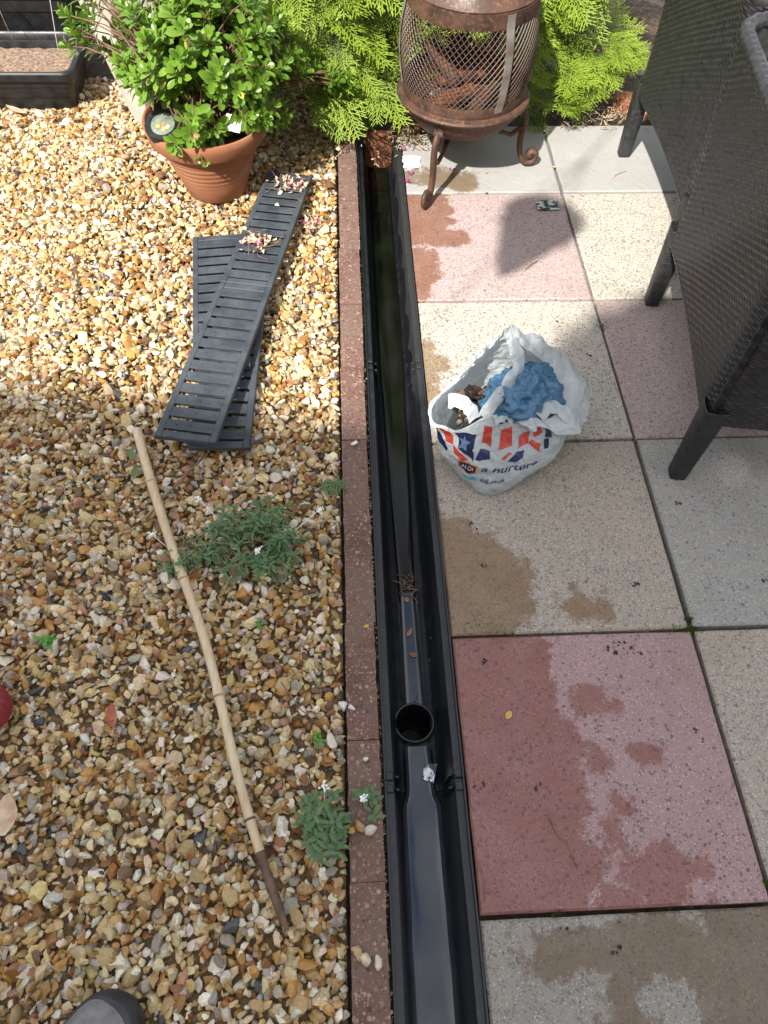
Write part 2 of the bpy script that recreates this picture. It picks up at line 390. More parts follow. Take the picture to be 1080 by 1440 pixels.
# ------------------------------------------------------------------ patio of concrete slabs
def make_patio():
    bed = MB().box((.97, -.1, -.034), (1.935, 3.62, .014)); patio = tag(bed.build('patio', M['soil']), kind='structure')
    G1, G2 = ((.10, .095, .10), (.27, .24, .21)), ((.12, .13, .15), (.30, .26, .23))
    buff = ((.40, .345, .285), G1, (.30, .19, .095)); grey = ((.345, .335, .305), G2, (.22, .19, .15)); pink = ((.44, .345, .325), ((.14, .10, .11), (.32, .24, .23)), (.34, .13, .085))
    red = ((.38, .25, .245), ((.11, .085, .095), (.30, .22, .22)), (.27, .088, .075)); cream = ((.50, .455, .385), G1, (.3, .2, .1)); riv = ((.40, .39, .375), G2, (.25, .18, .10))
    spec = {
        (0, 3): (riv, [(.10, 1.43, .10, .045), (.17, 1.40, .05, .05)], True), (1, 3): (riv, [], True), (2, 3): (riv, [], True), (3, 3): (riv, [], True),
        (0, 2): (pink, [(.03, 1.27, .10, .16), (.10, 1.15, .06, .045), (.03, 1.04, .055, .08), (.0, 1.0, .05, .1)], False), (1, 2): (cream, [], False), (2, 2): (pink, [], False), (3, 2): (cream, [], False),
        (0, 1): (cream, [(.005, .68, .05, .09), (.0, .58, .045, .08)], False), (1, 1): (pink, [], False), (2, 1): (grey, [], False), (3, 1): (pink, [], False),
        (0, 0): (buff, [(.0, .16, .10, .11), (.07, .10, .11, .12), (.04, .03, .10, .08), (.255, .055, .035, .035), (.29, .05, .02, .03)], False), (1, 0): (grey, [], False), (2, 0): (red, [], False), (3, 0): (buff, [], False),
        (0, -1): (red, [(.02, -.1, .16, .22), (.06, -.25, .15, .18), (.04, -.40, .16, .12), (.24, -.135, .04, .035), (.295, -.22, .03, .018), (.23, -.24, .04, .02), (.25, -.30, .025, .02), (.23, -.345, .02, .025), (.29, -.40, .07, .05), (.22, -.44, .12, .025)], False),
        (1, -1): (buff, [], False), (2, -1): (grey, [], False), (3, -1): (red, [], False),
        (0, -2): (((.31, .285, .245), G1, (.20, .15, .10)), [(.14, -.50, .10, .035), (.28, -.50, .11, .05), (.40, -.56, .11, .12), (.20, -.58, .04, .06), (.36, -.70, .14, .1)], False), (1, -2): (red, [], False), (2, -2): (buff, [], False),
        (0, -3): (buff, [], False), (1, -3): (grey, [], False), (2, -3): (pink, [], False), (3, -2): (grey, [], False), (3, -3): (buff, [], False),
        (0, -4): (pink, [], False), (1, -4): (buff, [], False), (2, -4): (grey, [], False), (3, -4): (red, [], False)}
    cache = {}
    def slab(wx, wy, sd):
        m = MB(); n = 10; per = []
        for k in range(4 * n):
            sde, u = divmod(k, n); u /= n; c = [(-1, -1), (1, -1), (1, 1), (-1, 1)]; a, b = c[sde], c[(sde + 1) % 4]; per.append(((a[0] + (b[0] - a[0]) * u) * wx / 2, (a[1] + (b[1] - a[1]) * u) * wy / 2))
        for k, (x, y) in enumerate(per):
            q = abs(nz((x * 30 + sd, y * 30, sd * 3.7))) * .004; f = 1 - q / wx; per[k] = (x * f, y * f)
        for ins, z in ((0, -.02), (0, .0172), (.0032, .02)):
            for k, (x, y) in enumerate(per):
                e = ins * (1 + 1.4 * max(0, nz((x * 60, y * 60 + sd, 1)))); m.v.append((x * (1 - 2 * e / wx), y * (1 - 2 * e / wy), z))
        N = 4 * n
        for r in range(2):
            for k in range(N): m.f.append((r * N + k, r * N + (k + 1) % N, (r + 1) * N + (k + 1) % N, (r + 1) * N + k))
        m.f.append(tuple(range(2 * N, 3 * N))); return m.mesh('paving_slab', None)
    mes = [slab(.4425, .4435, i * 2.3) for i in range(5)]; mew = slab(.4425, .345, 9.1)
    for (cx, cy), (kind, blobs, rv) in sorted(spec.items()):
        key = (kind[0], rv)
        if blobs: mt = slabmat('slab_stained', *kind, blobs=blobs, riven=rv)
        else:
            if key not in cache: cache[key] = slabmat('slab', *kind, riven=rv)
            mt = cache[key]
        base = mes[(cx * 3 + cy) % 5] if cy < 3 else mew
        m2 = base.copy(); m2.materials.clear(); m2.materials.append(mt)
        o = link('paving_slab', m2, patio)
        jx, jy = random.uniform(-.0012, .0012), random.uniform(-.0012, .0012)
        o.location = (cx * .45 + .2265 + jx, cy * .45 + .225 + jy - (.05 if cy == 3 else 0), -.0235 + random.uniform(-.0015, .0015))
        o.rotation_euler = (random.uniform(-.002, .002), random.uniform(-.002, .002), random.uniform(-.0025, .0025))
    # moss in the joints
    ms = MB()
    def tuft(x, y, n, s):
        for _ in range(n):
            a = random.uniform(0, 2 * PI); px, py = x + random.gauss(0, s), y + random.gauss(0, s * .35)
            h = random.uniform(.002, .006); w = random.uniform(.001, .0025)
            d = (math.cos(a) * w, math.sin(a) * w)
            ms.add([(px - d[0], py - d[1], -.012), (px + d[0], py + d[1], -.012), (px + d[0] * .3 + random.gauss(0, .002), py + d[1] * .3, h)], [(0, 1, 2)])
    for (x, y, n, s) in ((.449, .0, 90, .006), (.43, -.001, 60, .02), (.12, -.449, 40, .005), (.452, .02, 40, .004), (.451, -.42, 60, .004), (.35, .449, 30, .03), (.08, -.0005, 60, .05), (.449, .8, 20, .01), (.3, -.45, 50, .08)): tuft(x, y, n, s)
    tag(ms.build('moss', leafmat('moss_green', (.06, .09, .015), (.10, .15, .02), .9, .1), patio), kind='stuff')
    return patio
make_patio()

# ------------------------------------------------------------------ brick edging
def make_edging():
    root = MB().box((-.16, .55, -.075), (.05, 3.7, .03)).build('edging', M['soil']); tag(root, kind='structure')
    y = -1.25; k = 0
    while y < 2.0:
        m = MB(); n1, n2 = 4, 24; L = .2125
        def fn(u, v, y=y):
            X = -.0265 + .053 * u; Y = L * v
            e = min(u, 1 - u) * .053; ee = min(v, 1 - v) * L; q = min(e, ee)
            dz = -max(0, .003 - q) * .5 - .0016 * abs(nz((X + 5, Y + y, 1), 60)) - .002 * max(0, nz((X, Y + y, 7), 25))
            if q < .003: X += .0022 * nz((Y + y, u, 3), 45) * (1 if 0 < v < 1 else 0)
            return (X, Y, dz)
        m.grid(n1, n2, fn); nvt = len(m.v)
        # skirt
        loop = [i for i in range(n1 + 1)] + [(n1 + 1) * j + n1 for j in range(1, n2 + 1)] + [(n1 + 1) * n2 + i for i in range(n1 - 1, -1, -1)] + [(n1 + 1) * j for j in range(n2 - 1, 0, -1)]
        low = [(m.v[i][0], m.v[i][1], -.065) for i in loop]; o = len(m.v); m.v.extend(low); nl = len(loop)
        for i in range(nl): m.f.append((loop[(i + 1) % nl], loop[i], o + i, o + (i + 1) % nl))
        b = m.build('edging_brick', M['kerb'], root, smooth=True, auto=50)
        b.location = (-.160 + random.uniform(-.0016, .0016), y, .004 + random.uniform(-.002, .002)); b.rotation_euler = (0, random.uniform(-.015, .015), random.uniform(-.007, .007))
        y += .2136; k += 1
make_edging()

# ------------------------------------------------------------------ gravel
def rounded_cube():
    idx = {}; V = []; F = []
    def vid(p):
        if p not in idx: idx[p] = len(V); q = np.array(p, float); V.append(q / np.linalg.norm(q) ** .85)
        return idx[p]
    for ax in range(3):
        for sg in (-1, 1):
            e1, e2 = (ax + 1) % 3, (ax + 2) % 3
            for i in (-1, 0):
                for j in (-1, 0):
                    q = []
                    for (di, dj) in ((0, 0), (1, 0), (1, 1), (0, 1)):
                        p = [0, 0, 0]; p[ax] = sg; p[e1] = i + di; p[e2] = j + dj; q.append(vid(tuple(p)))
                    F.append(q if sg > 0 else q[::-1])
    return np.array(V), np.array(F)
IV, IF = rounded_cube()
def stone_protos(n):
    out = []
    for _ in range(n):
        v = IV.copy()
        for _p in range(rng.integers(6, 12)):
            d = rng.normal(size=3); d /= np.linalg.norm(d); c = rng.uniform(.32, .80)
            h = v @ d; ov = np.maximum(h - c, 0) * .95; v = v - ov[:, None] * d
        q = np.linalg.qr(rng.normal(size=(3, 3)))[0]; v = v @ q; v += .04 * rng.normal(size=v.shape)
        v /= np.abs(v).max(0)
        out.append(v)
    return np.array(out)
PAL = np.array([(.58, .45, .26), (.44, .29, .12), (.40, .21, .05), (.27, .115, .03), (.33, .28, .22), (.68, .61, .48), (.07, .072, .075), (.15, .08, .038), (.40, .21, .12), (.52, .37, .16)])
PW = np.array([.25, .18, .115, .075, .075, .15, .014, .05, .03, .10]); PW = PW / PW.sum()
def rotmats(n, tilt):
    a = rng.uniform(0, 2 * PI, n); b = rng.normal(0, tilt, n); c = rng.normal(0, tilt, n)
    def rm(ax, t):
        ct, st = np.cos(t), np.sin(t); m = np.zeros((n, 3, 3)); i, j = [(1, 2), (2, 0), (0, 1)][ax]
        m[:, ax, ax] = 1; m[:, i, i] = ct; m[:, j, j] = ct; m[:, i, j] = -st; m[:, j, i] = st; return m
    return rm(0, b) @ rm(1, c) @ rm(2, a)
def make_stones(name, P, size, tilt, mat, protos, pal=PAL, pw=PW):
    n = len(P); k = rng.integers(0, len(protos), n)
    el = rng.uniform(.5, .95, n); fl = rng.uniform(.34, .66, n)
    S = np.stack([size, size * el, size * fl], 1)
    V = protos[k] * S[:, None, :]
    V = np.einsum('nij,nvj->nvi', rotmats(n, tilt), V) + P[:, None, :]
    ci = rng.choice(len(pal), n, p=pw); col = pal[ci] * rng.uniform(.72, 1.22, (n, 1)) * (1 + .035 * rng.normal(size=(n, 3)))
    col = np.clip(col, .01, .8)
    nv = protos.shape[1]
    F = (IF[None] + (np.arange(n) * nv)[:, None, None]).reshape(-1, IF.shape[1])
    me = npmesh(name, V.reshape(-1, 3), F, mat, np.repeat(col, nv, 0))
    me.set_sharp_from_angle(angle=R(38)); return me
def in_view(x, y):
    # wedge of the gravel bed that a camera near the photographer's can see
    left = -.84 - (y + .75) * .245
    return (x > left) & (x < -.193)
def make_gravel():
    protos = stone_protos(64)
    P = []
    sp = .0113
    ys = np.arange(-.78, 1.98, sp * .87)
    for j, y in enumerate(ys):
        s2 = sp
        xs = np.arange(-1.62, -.19, s2) + (sp / 2 if j % 2 else 0)
        P.append(np.stack([xs, np.full_like(xs, y)], 1))
    P = np.concatenate(P); P = P + rng.normal(0, .0036, P.shape); P = P[in_view(P[:, 0], P[:, 1])]
    size = rng.lognormal(math.log(.0089), .32, len(P)).clip(.0045, .017)
    z = -.012 + rng.normal(0, .0026, len(P))
    A = np.column_stack([P, z])
    n2 = 5600
    Q = np.column_stack([rng.uniform(-1.62, -.19, n2 * 2), rng.uniform(-.78, 1.98, n2 * 2)]); Q = Q[in_view(Q[:, 0], Q[:, 1])][:n2]
    s2 = rng.lognormal(math.log(.0084), .36, len(Q)).clip(.006, .018)
    B = np.column_stack([Q, -.004 + rng.normal(0, .0022, len(Q))])
    allP = np.vstack([A, B]); allS = np.concatenate([size, s2])
    # keep stones on their own side of the kerb
    allP[:, 0] = np.minimum(allP[:, 0], -.190 - allS)
    me = make_stones('gravel', allP, allS, .5, M['gravel'], protos)
    print('stones', len(allP), 'tris', len(me.polygons))
    tag(link('gravel', me), 'loose bed of golden brown and cream pea gravel', 'gravel', kind='stuff')
    g2 = link('gravel', me); g2.location = (-.64, .012, -.001); tag(g2, 'loose golden gravel carrying on past the red ball and trough', 'gravel', kind='stuff')
    # a sheet of finer grit under the stones
    b = MB(); b.grid(40, 90, lambda u, v: (-2.4 + 2.207 * u, -1.3 + 3.4 * v, -.021 + .002 * nz((u * 40, v * 60, 0), 1)))
    tag(b.build('gravel_bed', simple('fine_grit', (.11, .07, .035), (.28, .19, .10), .9, 220, .8, 300, .003), smooth=True), kind='structure')
    return protos
PROTOS = make_gravel()
def pebble(x, y, z, s, col, label, group=None, rz=None):
    k = random.randrange(len(PROTOS)); v = PROTOS[k] * np.array([s, s * .75, s * .55])
    a = random.uniform(0, 6.28) if rz is None else rz; ca, sa = math.cos(a), math.sin(a)
    v = v @ np.array([[ca, sa, 0], [-sa, ca, 0], [0, 0, 1]])
    me = npmesh('pebble', v, IF, M['pebble'], np.tile(np.array(col), (len(v), 1)))
    o = link('pebble', me); o.location = (x, y, z); return tag(o, label, 'pebble', group)

# ------------------------------------------------------------------ drain channel, three lengths
HX, HY, HR = -.0665, -.128, .033
def make_channel(y0, y1, label, outlet=False):
    root = thing('drain_channel', label, 'drain channel', (-.063, (y0 + y1) / 2, -.105))
    ox, oy, oz = root.location
    cx = -.063
    # inner profile x offset, z : outer rim, ledge, wall, floor
    half = [(.0655, -.060), (.0655, .001), (.0625, .001), (.0618, -.006), (.0505, -.0065), (.0490, -.012), (.0440, -.060), (.0400, -.084), (.0330, -.094), (.0180, -.1015)]
    prof = [(-x, z) for x, z in half] + [(x, z) for x, z in reversed(half)]
    # finer floor
    fl = [(-.0180 + .036 * i / 6, -.1015 - .0008 * math.sin(PI * i / 6)) for i in range(1, 6)]
    prof = prof[:10] + fl + prof[10:]
    if outlet:
        ins = []
        for i in range(len(prof) - 1):
            a, b = prof[i], prof[i + 1]; ins.append(a)
            n = max(1, int(abs(b[0] - a[0]) / .003)) if a[1] < -.05 and b[1] < -.05 else 1
            for k in range(1, n): ins.append((a[0] + (b[0] - a[0]) * k / n, a[1] + (b[1] - a[1]) * k / n))
        prof = ins + [prof[-1]]
    ys = list(np.linspace(y0 + .0006, y1 - .0006, 90))
    if outlet: ys = sorted(set([y for y in ys if abs(y - HY) > .05] + list(np.linspace(HY - .05, HY + .05, 50))))
    m = MB(); n = len(prof)
    for y in ys:
        for x, z in prof:
            w = .0007 * nz((x * 4, y * 3, z), 2) if z > -.02 else 0
            m.v.append((cx + x + w - ox, y - oy, z - oz + w))
    for j in range(len(ys) - 1):
        for i in range(n - 1):
            if outlet:
                mx = cx + (prof[i][0] + prof[i + 1][0]) / 2; my = (ys[j] + ys[j + 1]) / 2
                if prof[i][1] < -.06 and prof[i + 1][1] < -.06 and (mx - HX) ** 2 + (my - HY) ** 2 < (HR - .001) ** 2: continue
            m.f.append((j * n + i, j * n + i + 1, (j + 1) * n + i + 1, (j + 1) * n + i))
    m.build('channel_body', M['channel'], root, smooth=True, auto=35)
    for yy in (y0 + .008, y1 - .012):      # connecting ribs and clips at both ends
        for s in (-1, 1):
            rb = MB(); rb.box((cx + s * .0435 - ox, yy - oy, -.055 - oz), (.006, .004, .085), .0008)
            rc = MB(); rc.box((cx + s * .0565 - ox, yy - oy, -.004 - oz), (.011, .013, .006), .001)
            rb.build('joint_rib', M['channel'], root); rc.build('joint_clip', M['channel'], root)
    if outlet:
        p = MB(); prof2 = [(HR + .0045, -.100), (HR + .0045, -.0905), (HR + .003, -.0888), (HR + .0005, -.0890), (HR - .001, -.092), (HR - .001, -.24)]
        p.lathe(prof2, 40, (HX - ox, HY - oy, -oz)); o = p.build('outlet_pipe', M['channel'], root, smooth=True, auto=40)
        p = MB(); p.lathe([(HR - .002, -.238), (.001, -.2385)], 32, (HX - ox, HY - oy, -oz)); p.build('pipe_sludge', M['water_green'], root)
    return root
make_channel(-1.20, -.2485, 'black plastic drain channel length holding a broad strip of clear water below the clip joint')
make_channel(-.2485, .69, 'black plastic drain channel length with the round outlet hole', True)
make_channel(.69, 1.632, 'black plastic drain channel length with a wavy paler band ending at the terracotta brick')

def water_sheet(name, pts_l, pts_r, z, mat, label, th=.0030, zend=None):
    # pts: (x, y) left and right edges, rounded meniscus edges
    m = MB(); n = 9; k = len(pts_l)
    for (l, r) in zip(pts_l, pts_r):
        for i in range(n):
            u = i / (n - 1); uu = .5 - .5 * math.cos(PI * u) if True else u
            x = l[0] + (r[0] - l[0]) * uu; y = l[1] + (r[1] - l[1]) * uu
            e = min(uu, 1 - uu) * abs(r[0] - l[0])
            h = -th * (1 - min(1, e / .004)) ** 1.5
            m.v.append((x, y, z + h if zend is None else z + h + (zend - z) * max(0, 1 - (y - pts_l[0][1]) / .68)))
    for j in range(k - 1):
        for i in range(n - 1): m.f.append((j * n + i, j * n + i + 1, (j + 1) * n + i + 1, (j + 1) * n + i))
    o = m.build(name, mat, smooth=True); return tag(o, label, 'water')
def smooth_edges(ctrl, n=90):
    ys = np.linspace(ctrl[0][0], ctrl[-1][0], n); cy = [c[0] for c in ctrl]
    L = np.interp(ys, cy, [c[1] for c in ctrl]); Rr = np.interp(ys, cy, [c[2] for c in ctrl])
    jl = np.array([.0006 * nz((y, 1, 0), 20) for y in ys])
    return [(l + j, y) for l, y, j in zip(L, ys, jl)], [(r + j, y) for r, y, j in zip(Rr, ys, jl)]
l, r = smooth_edges([(-1.19, -.1015, -.0245), (-.5, -.0995, -.0265), (-.272, -.0965, -.0295), (-.262, -.0925, -.0335), (-.258, -.0885, -.0375), (-.238, -.087, -.039), (-.172, -.0865, -.0415)], 160)
water_sheet('standing_water', l, r, -.0875, M['water'], 'still sheet of water in the drain running on from the foil scrap')
l, r = smooth_edges([(-.094, -.0825, -.0425), (.02, -.0815, -.0445), (.10, -.080, -.046), (.14, -.079, -.047)])
water_sheet('shallow_water', l, r, -.0985, M['water'], 'narrow strip of shallow water with dead leaves beside the outlet hole')
l, r = smooth_edges([(.12, -.0805, -.0455), (.3, -.0845, -.0415), (.55, -.0915, -.0345), (.8, -.0962, -.0298), (.9, -.0965, -.0295), (1.0, -.0965, -.0295), (1.62, -.0965, -.0295)])
water_sheet('murky_water', l, r, -.0925, M['water_green'], 'dark greenish murky water lying in the drain next to the shopping bag', zend=-.0987)
# crust of silt where shallow water meets the murky water
m = MB()
for _ in range(16):
    a = random.uniform(0, 6.28); x, y = -.063 + random.uniform(-.016, .016), .155 + random.uniform(-.03, .025); L = random.uniform(.006, .016)
    m.tube([(x - math.cos(a) * L, y - math.sin(a) * L, -.0972), (x, y, -.0958), (x + math.cos(a + .5) * L, y + math.sin(a + .5) * L, -.0972)], .0011, 5)
tag(m.build('leaf_litter', M['twig']), 'small clot of brown leaf litter stranded in the drain water', 'litter')
def leafblade(L, W, curl=.15, n=5):
    m = MB()
    for i in range(n + 1):
        u = i / n; w = W * math.sin(PI * min(1, u * .92 + .04)) ** .8; z = curl * L * (u - .5) ** 2
        m.v += [(-w / 2, u * L, z + w * .18), (0, u * L, z), (w / 2, u * L, z + w * .18)]
    for i in range(n):
        for k in (0, 1): m.f.append((i * 3 + k, i * 3 + k + 1, (i + 1) * 3 + k + 1, (i + 1) * 3 + k))
    return m
def flatleaf(x, y, z, L, W, rz, mat, label, name='fallen_leaf', cat='leaf', tilt=(0, 0), curl=.4, group=None):
    o = leafblade(L, W, curl).build(name, mat, smooth=True); o.location = (x, y, z); o.rotation_euler = (tilt[0], tilt[1], rz)
    return tag(o, label, cat, group)
flatleaf(-.058, .060, -.0975, .020, .008, 2.6, M['brownleaf'], 'small orange brown leaf in the shallow drain water between outlet hole and leaf litter')
flatleaf(-.052, .002, -.0975, .016, .010, 1.2, M['brownleaf'], 'curled pale brown leaf in the drain close to the outlet hole')
flatleaf(-.063, .117, -.0975, .012, .010, .3, M['brownleaf'], 'tan leaf scrap floating beside the leaf litter in the drain')
def foilscrap(x, y, z, L, W, rz, label, tilt=(0, 0)):
    m = MB(); m.grid(8, 6, lambda u, v: ((u - .5) * L + .002 * nz((u * 3, v * 3, x * 9)), (v - .5) * W * (1 + .15 * (u - .5)) + .002 * nz((v * 4, u * 2, 5)), .0022 + .0035 * abs(nz((u * 3, v * 3, x * 5), 1.3))))
    n = len(m.v); m.v += [(a, b, c - .0006) for a, b, c in m.v]; m.f += [tuple(i + n for i in reversed(q)) for q in list(m.f)]
    o = m.build('foil_wrapper', M['foil'], smooth=True); o.location = (x, y, z); o.rotation_euler = (tilt[0], tilt[1], rz); return tag(o, label, 'wrapper')
foilscrap(-.047, -.218, -.0875, .022, .030, -.25, 'torn silver foil wrapper scrap in the drain below the outlet hole')
foilscrap(.396, 1.285, -.002, .062, .045, .08, 'crumpled silver and black foil wrapper lying on the pink paving slab')
# terracotta brick that closes the far end
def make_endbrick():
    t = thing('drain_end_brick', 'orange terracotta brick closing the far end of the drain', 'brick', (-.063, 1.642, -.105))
    m = MB().box((0, 0, .050), (.094, .018, .100), .002); m.build('brick_face', M['shade_dark_brick'], t)
    m = MB().box((0, .002, .106), (.088, .024, .012), .002); m.build('brick_cap', M['shade_dark_brick'], t)
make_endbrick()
# soil and small stones packed in the gap between edging and channel
def make_gap():
    n = 420; y = rng.uniform(-.8, 1.62, n); P = np.column_stack([rng.uniform(-.1335, -.1305, n), y, rng.uniform(-.016, -.009, n)])
    me = make_stones('gap_grit', P, rng.uniform(.0015, .0038, n), .6, M['gravel'], PROTOS)
    tag(link('gap_grit', me), 'grit and crumbs packed in the gap between the edging and the drain', 'grit', kind='stuff')
    b = MB(); b.grid(2, 300, lambda u, v: (-.1345 + .006 * u, -1.2 + 2.85 * v, -.016 + .004 * nz((u * 3, v * 90, 0), 1)))
    tag(b.build('gap_soil', M['soil'], smooth=True), kind='structure')
make_gap()
for (x, y, s, c, l) in ((-.193, -.125, .0115, (.62, .60, .56), 'rounded grey white pebble by the edging brick joint next to the outlet hole'), (-.179, -.128, .008, (.68, .66, .62), 'small white pebble on the edging beside the brick joint'),
        (-.170, -.315, .0135, (.40, .24, .09), 'flat orange brown pebble sitting on the edging below the flowering weed'), (-.183, -.322, .009, (.50, .30, .06), 'round golden pebble at the gravel side of the edging below the weed'), (-.153, -.322, .012, (.52, .48, .42), 'long pale pebble lying across the edging below the weed'),
        (-.165, -.497, .012, (.58, .48, .34), 'pale tan pebble on the edging opposite the grey slab'), (-.150, -.500, .011, (.60, .53, .42), 'cream angular pebble on the edging opposite the grey slab'), (-.178, -.488, .012, (.45, .30, .15), 'brown pebble at the gravel side of the edging opposite the grey slab'),
        (-.160, .445, .010, (.66, .62, .55), 'white chip resting on the edging next to the shopping bag'), (-.150, .02, .006, (.55, .36, .07), 'tiny yellow pebble on the edging beside the dark wet slab'), (-.158, -.215, .0055, (.62, .58, .5), 'tiny cream chip on the edging beside the foil scrap'),
        (-.183, 1.555, .012, (.62, .54, .4), 'cream pebble on the far end of the edging')):
    pebble(x, y, .004 + s * .45, s, c, l)

# ------------------------------------------------------------------ grates lying on the gravel
def make_grate_meshes():
    W, L = .127, .5
    rail = MB().box((0, 0, .00655), (.0135, L, .0137), .0012).mesh('side_rail', M['grate_plastic'])
    lip = MB().box((0, 0, .0015), (.004, L, .018), .001)
    n = 14; pitch = L / n
    bar = MB(); bar.box((0, 0, .0112), (W - .0268, pitch - .0098, .0034), .0004); bar.box((0, .002, .0022), (W - .0268, pitch * .30, .0146), .0004)
    for k in range(-1, 2): bar.lathe([(.0026, .0125), (.0022, .0142), (.0001, .0145)], 8, (k * .034 + (.006 if k else 0), 0, 0))
    bar = bar.mesh('crossbar', M['grate_plastic'])
    endb = MB().box((0, 0, .0068), (W - .0268, pitch * .5, .0122), .0016).mesh('crossbar', M['grate_plastic'])
    stud = MB()
    return rail, bar, endb, W, L, n, pitch
GR = make_grate_meshes()
def place_grate(nx, ny, nz_, dx, dy, tilt, label):
    rail, bar, endb, W, L, n, pitch = GR
    t = thing('drain_grate', label, 'drain grate', (nx, ny, nz_)); t['group'] = 'drain grates stacked on the gravel'
    t.rotation_euler = (-tilt, 0, math.atan2(-dx, dy))
    for s in (-1, 1):
        o = link('side_rail', rail, t); o.location = (s * (W / 2 - .0068), L / 2, 0)
    for k in range(n + 1):
        o = link('crossbar', endb if k in (0, n) else bar, t); o.location = (0, min(max(k * pitch, pitch * .25), L - pitch * .25), 0)
    return t
d = Vector((.186, 1.0)).normalized()
tl = math.asin(.040 / 1.0)
place_grate(-.505, .418, .052, d.x, d.y, tl, 'slotted dark grey grate on top of the pile, the end towards the bamboo cane')
place_grate(-.505 + d.x * .503, .418 + d.y * .503, .032, d.x, d.y, tl, 'slotted dark grey grate strewn with dry flower litter beside the terracotta pot')
place_grate(-.452, .640, .026, -.105, .994, .040, 'slotted dark grey grate slanting out under the top one towards the open gravel')
place_grate(-.445, .430, .008, .03, 1.0, 0, 'slotted dark grey grate at the bottom of the pile')
def flowerlitter(x, y, z, n, s, label):
    t = thing('flower_litter', label, 'litter', (x, y, z)); m = MB(); st = MB(); pt = MB()
    for _ in range(n):
        a = random.uniform(0, 6.28); px, py = random.gauss(0, s), random.gauss(0, s * .8); w = random.uniform(.004, .009)
        q = [Vector((px + math.cos(a + k * 1.9) * w, py + math.sin(a + k * 1.9) * w, abs(random.gauss(.006, .005)))) for k in range(3)]
        m.add(q + [q[0] + Vector((0, 0, .004))], [(0, 1, 2), (0, 2, 3)])
    for _ in range(n // 3):
        a = random.uniform(0, 6.28); L = random.uniform(.01, .035); px, py = random.gauss(0, s), random.gauss(0, s)
        st.tube([(px, py, .002), (px + math.cos(a) * L, py + math.sin(a) * L, random.uniform(.004, .016)), (px + math.cos(a + .4) * L * 1.7, py + math.sin(a + .4) * L * 1.7, .004)], .0008, 5)
    for _ in range(5):
        px, py = random.gauss(0, s * .7), random.gauss(0, s * .6); a = random.uniform(0, 6)
        pt.add([(px, py, .004), (px + .007 * math.cos(a), py + .007 * math.sin(a), .011), (px + .008 * math.cos(a + 1), py + .008 * math.sin(a + 1), .009), (px + .006 * math.cos(a + 2), py + .006 * math.sin(a + 2), .013)], [(0, 1, 2), (0, 2, 3)])
    m.build('dry_petals', M['drypetal'], t); st.build('dry_stems', M['twig'], t); pt.build('magenta_petals', M['purple'], t)
M['drypetal'] = simple('dry_petal', (.42, .27, .17), (.62, .46, .34), .8, 60, .2)
flowerlitter(-.395, 1.08, .040, 46, .022, 'heap of dry flower heads with a magenta petal on the middle of the top grate')
flowerlitter(-.315, 1.34, .029, 44, .028, 'dry pink flower litter on the grate end near the edging')
flowerlitter(-.270, 1.20, .004, 24, .022, 'sparse dry flower litter on the gravel beside the grate')
flatleaf(-.372, 1.115, .050, .018, .007, 2.2, M['bright_leaf'], 'fresh green leaflet on the flower litter heap', tilt=(.3, .2))
for (x, y, s) in ((-.345, 1.30, .011), (-.352, 1.245, .009), (-.428, 1.14, .009)):
    pebble(x, y, .058 - (y - .418) * .04 + s * .3 + .006, s, (.66, .60, .46), 'cream pebble lying on the far half of the top grate', 'pebbles on the grate')

# ------------------------------------------------------------------ bamboo cane
def make_cane():
    P = [(-.619, .478, .024), (-.590, .390, .022), (-.548, .275, .021), (-.506, .170, .021), (-.470, .085, .020), (-.437, .007, .019), (-.408, -.085, .018), (-.380, -.180, .018), (-.351, -.275, .019), (-.315, -.370, .019), (-.278, -.455, .020)]
    P = [Vector(p) for p in P]
    dense = []
    for i in range(len(P) - 1):
        for k in range(10): dense.append(P[i].lerp(P[i + 1], k / 10))
    dense.append(P[-1]); n = len(dense)
    # smooth
    for _ in range(60): dense = [dense[0]] + [(dense[i - 1] + dense[i] * 2 + dense[i + 1]) / 4 for i in range(1, n - 1)] + [dense[-1]]
    nodes = [.145, .36, .62, .83]
    t = thing('bamboo_cane', 'long pale bamboo cane with a dark stained end lying across the gravel', 'cane', (dense[n // 2].x, dense[n // 2].y, 0))
    o = Vector(t.location)
    rad = []
    for i in range(n):
        u = i / (n - 1); r = .0098 - .0028 * u
        for q in nodes: r += .0011 * math.exp(-((u - q) / .006) ** 2) + .0005 * math.exp(-((u - q + .012) / .012) ** 2)
        rad.append(r)
    c = int(n * .875)
    MB().tube([p - o for p in dense[:c + 1]], rad[:c + 1], 14).build('shaft', M['bamboo'], t, smooth=True, auto=60)
    MB().tube([p - o for p in dense[c:]], [x * 1.004 for x in rad[c:-3]] + [rad[-1] * .8, rad[-1] * .62, rad[-1] * .5], 14).build('stained_end', M['bamboo_dark'], t, smooth=True, auto=60)['label'] = 'dark brown stained thin end of the cane'
    for q in nodes:
        i = int(q * (n - 1)); a, b = dense[i] - o, dense[i + 1] - o; dd = (b - a).normalized()
        MB().tube([a - dd * .002, a - dd * .001, a, a + dd * .001, a + dd * .002], [rad[i], rad[i] + .0009, rad[i] + .0013, rad[i] + .0009, rad[i]], 14).build('node_ring', M['bamboo_dark'] if q == .83 else M['ring'], t, smooth=True)
M['ring'] = simple('bamboo_ring', (.30, .18, .09), (.45, .31, .18), .6, 60, .2)
make_cane()
def twig(pts, r, label, mat='twig', name='twig'):
    m = MB().tube(pts, [r * (1 - .5 * i / (len(pts) - 1)) for i in range(len(pts))], 6); tag(m.build(name, M[mat], smooth=True), label, 'twig')
twig([(-.47, .42, .012), (-.505, .37, .014), (-.54, .32, .013), (-.575, .26, .012)], .003, 'dry brown twig on the gravel passing close by the bamboo cane')
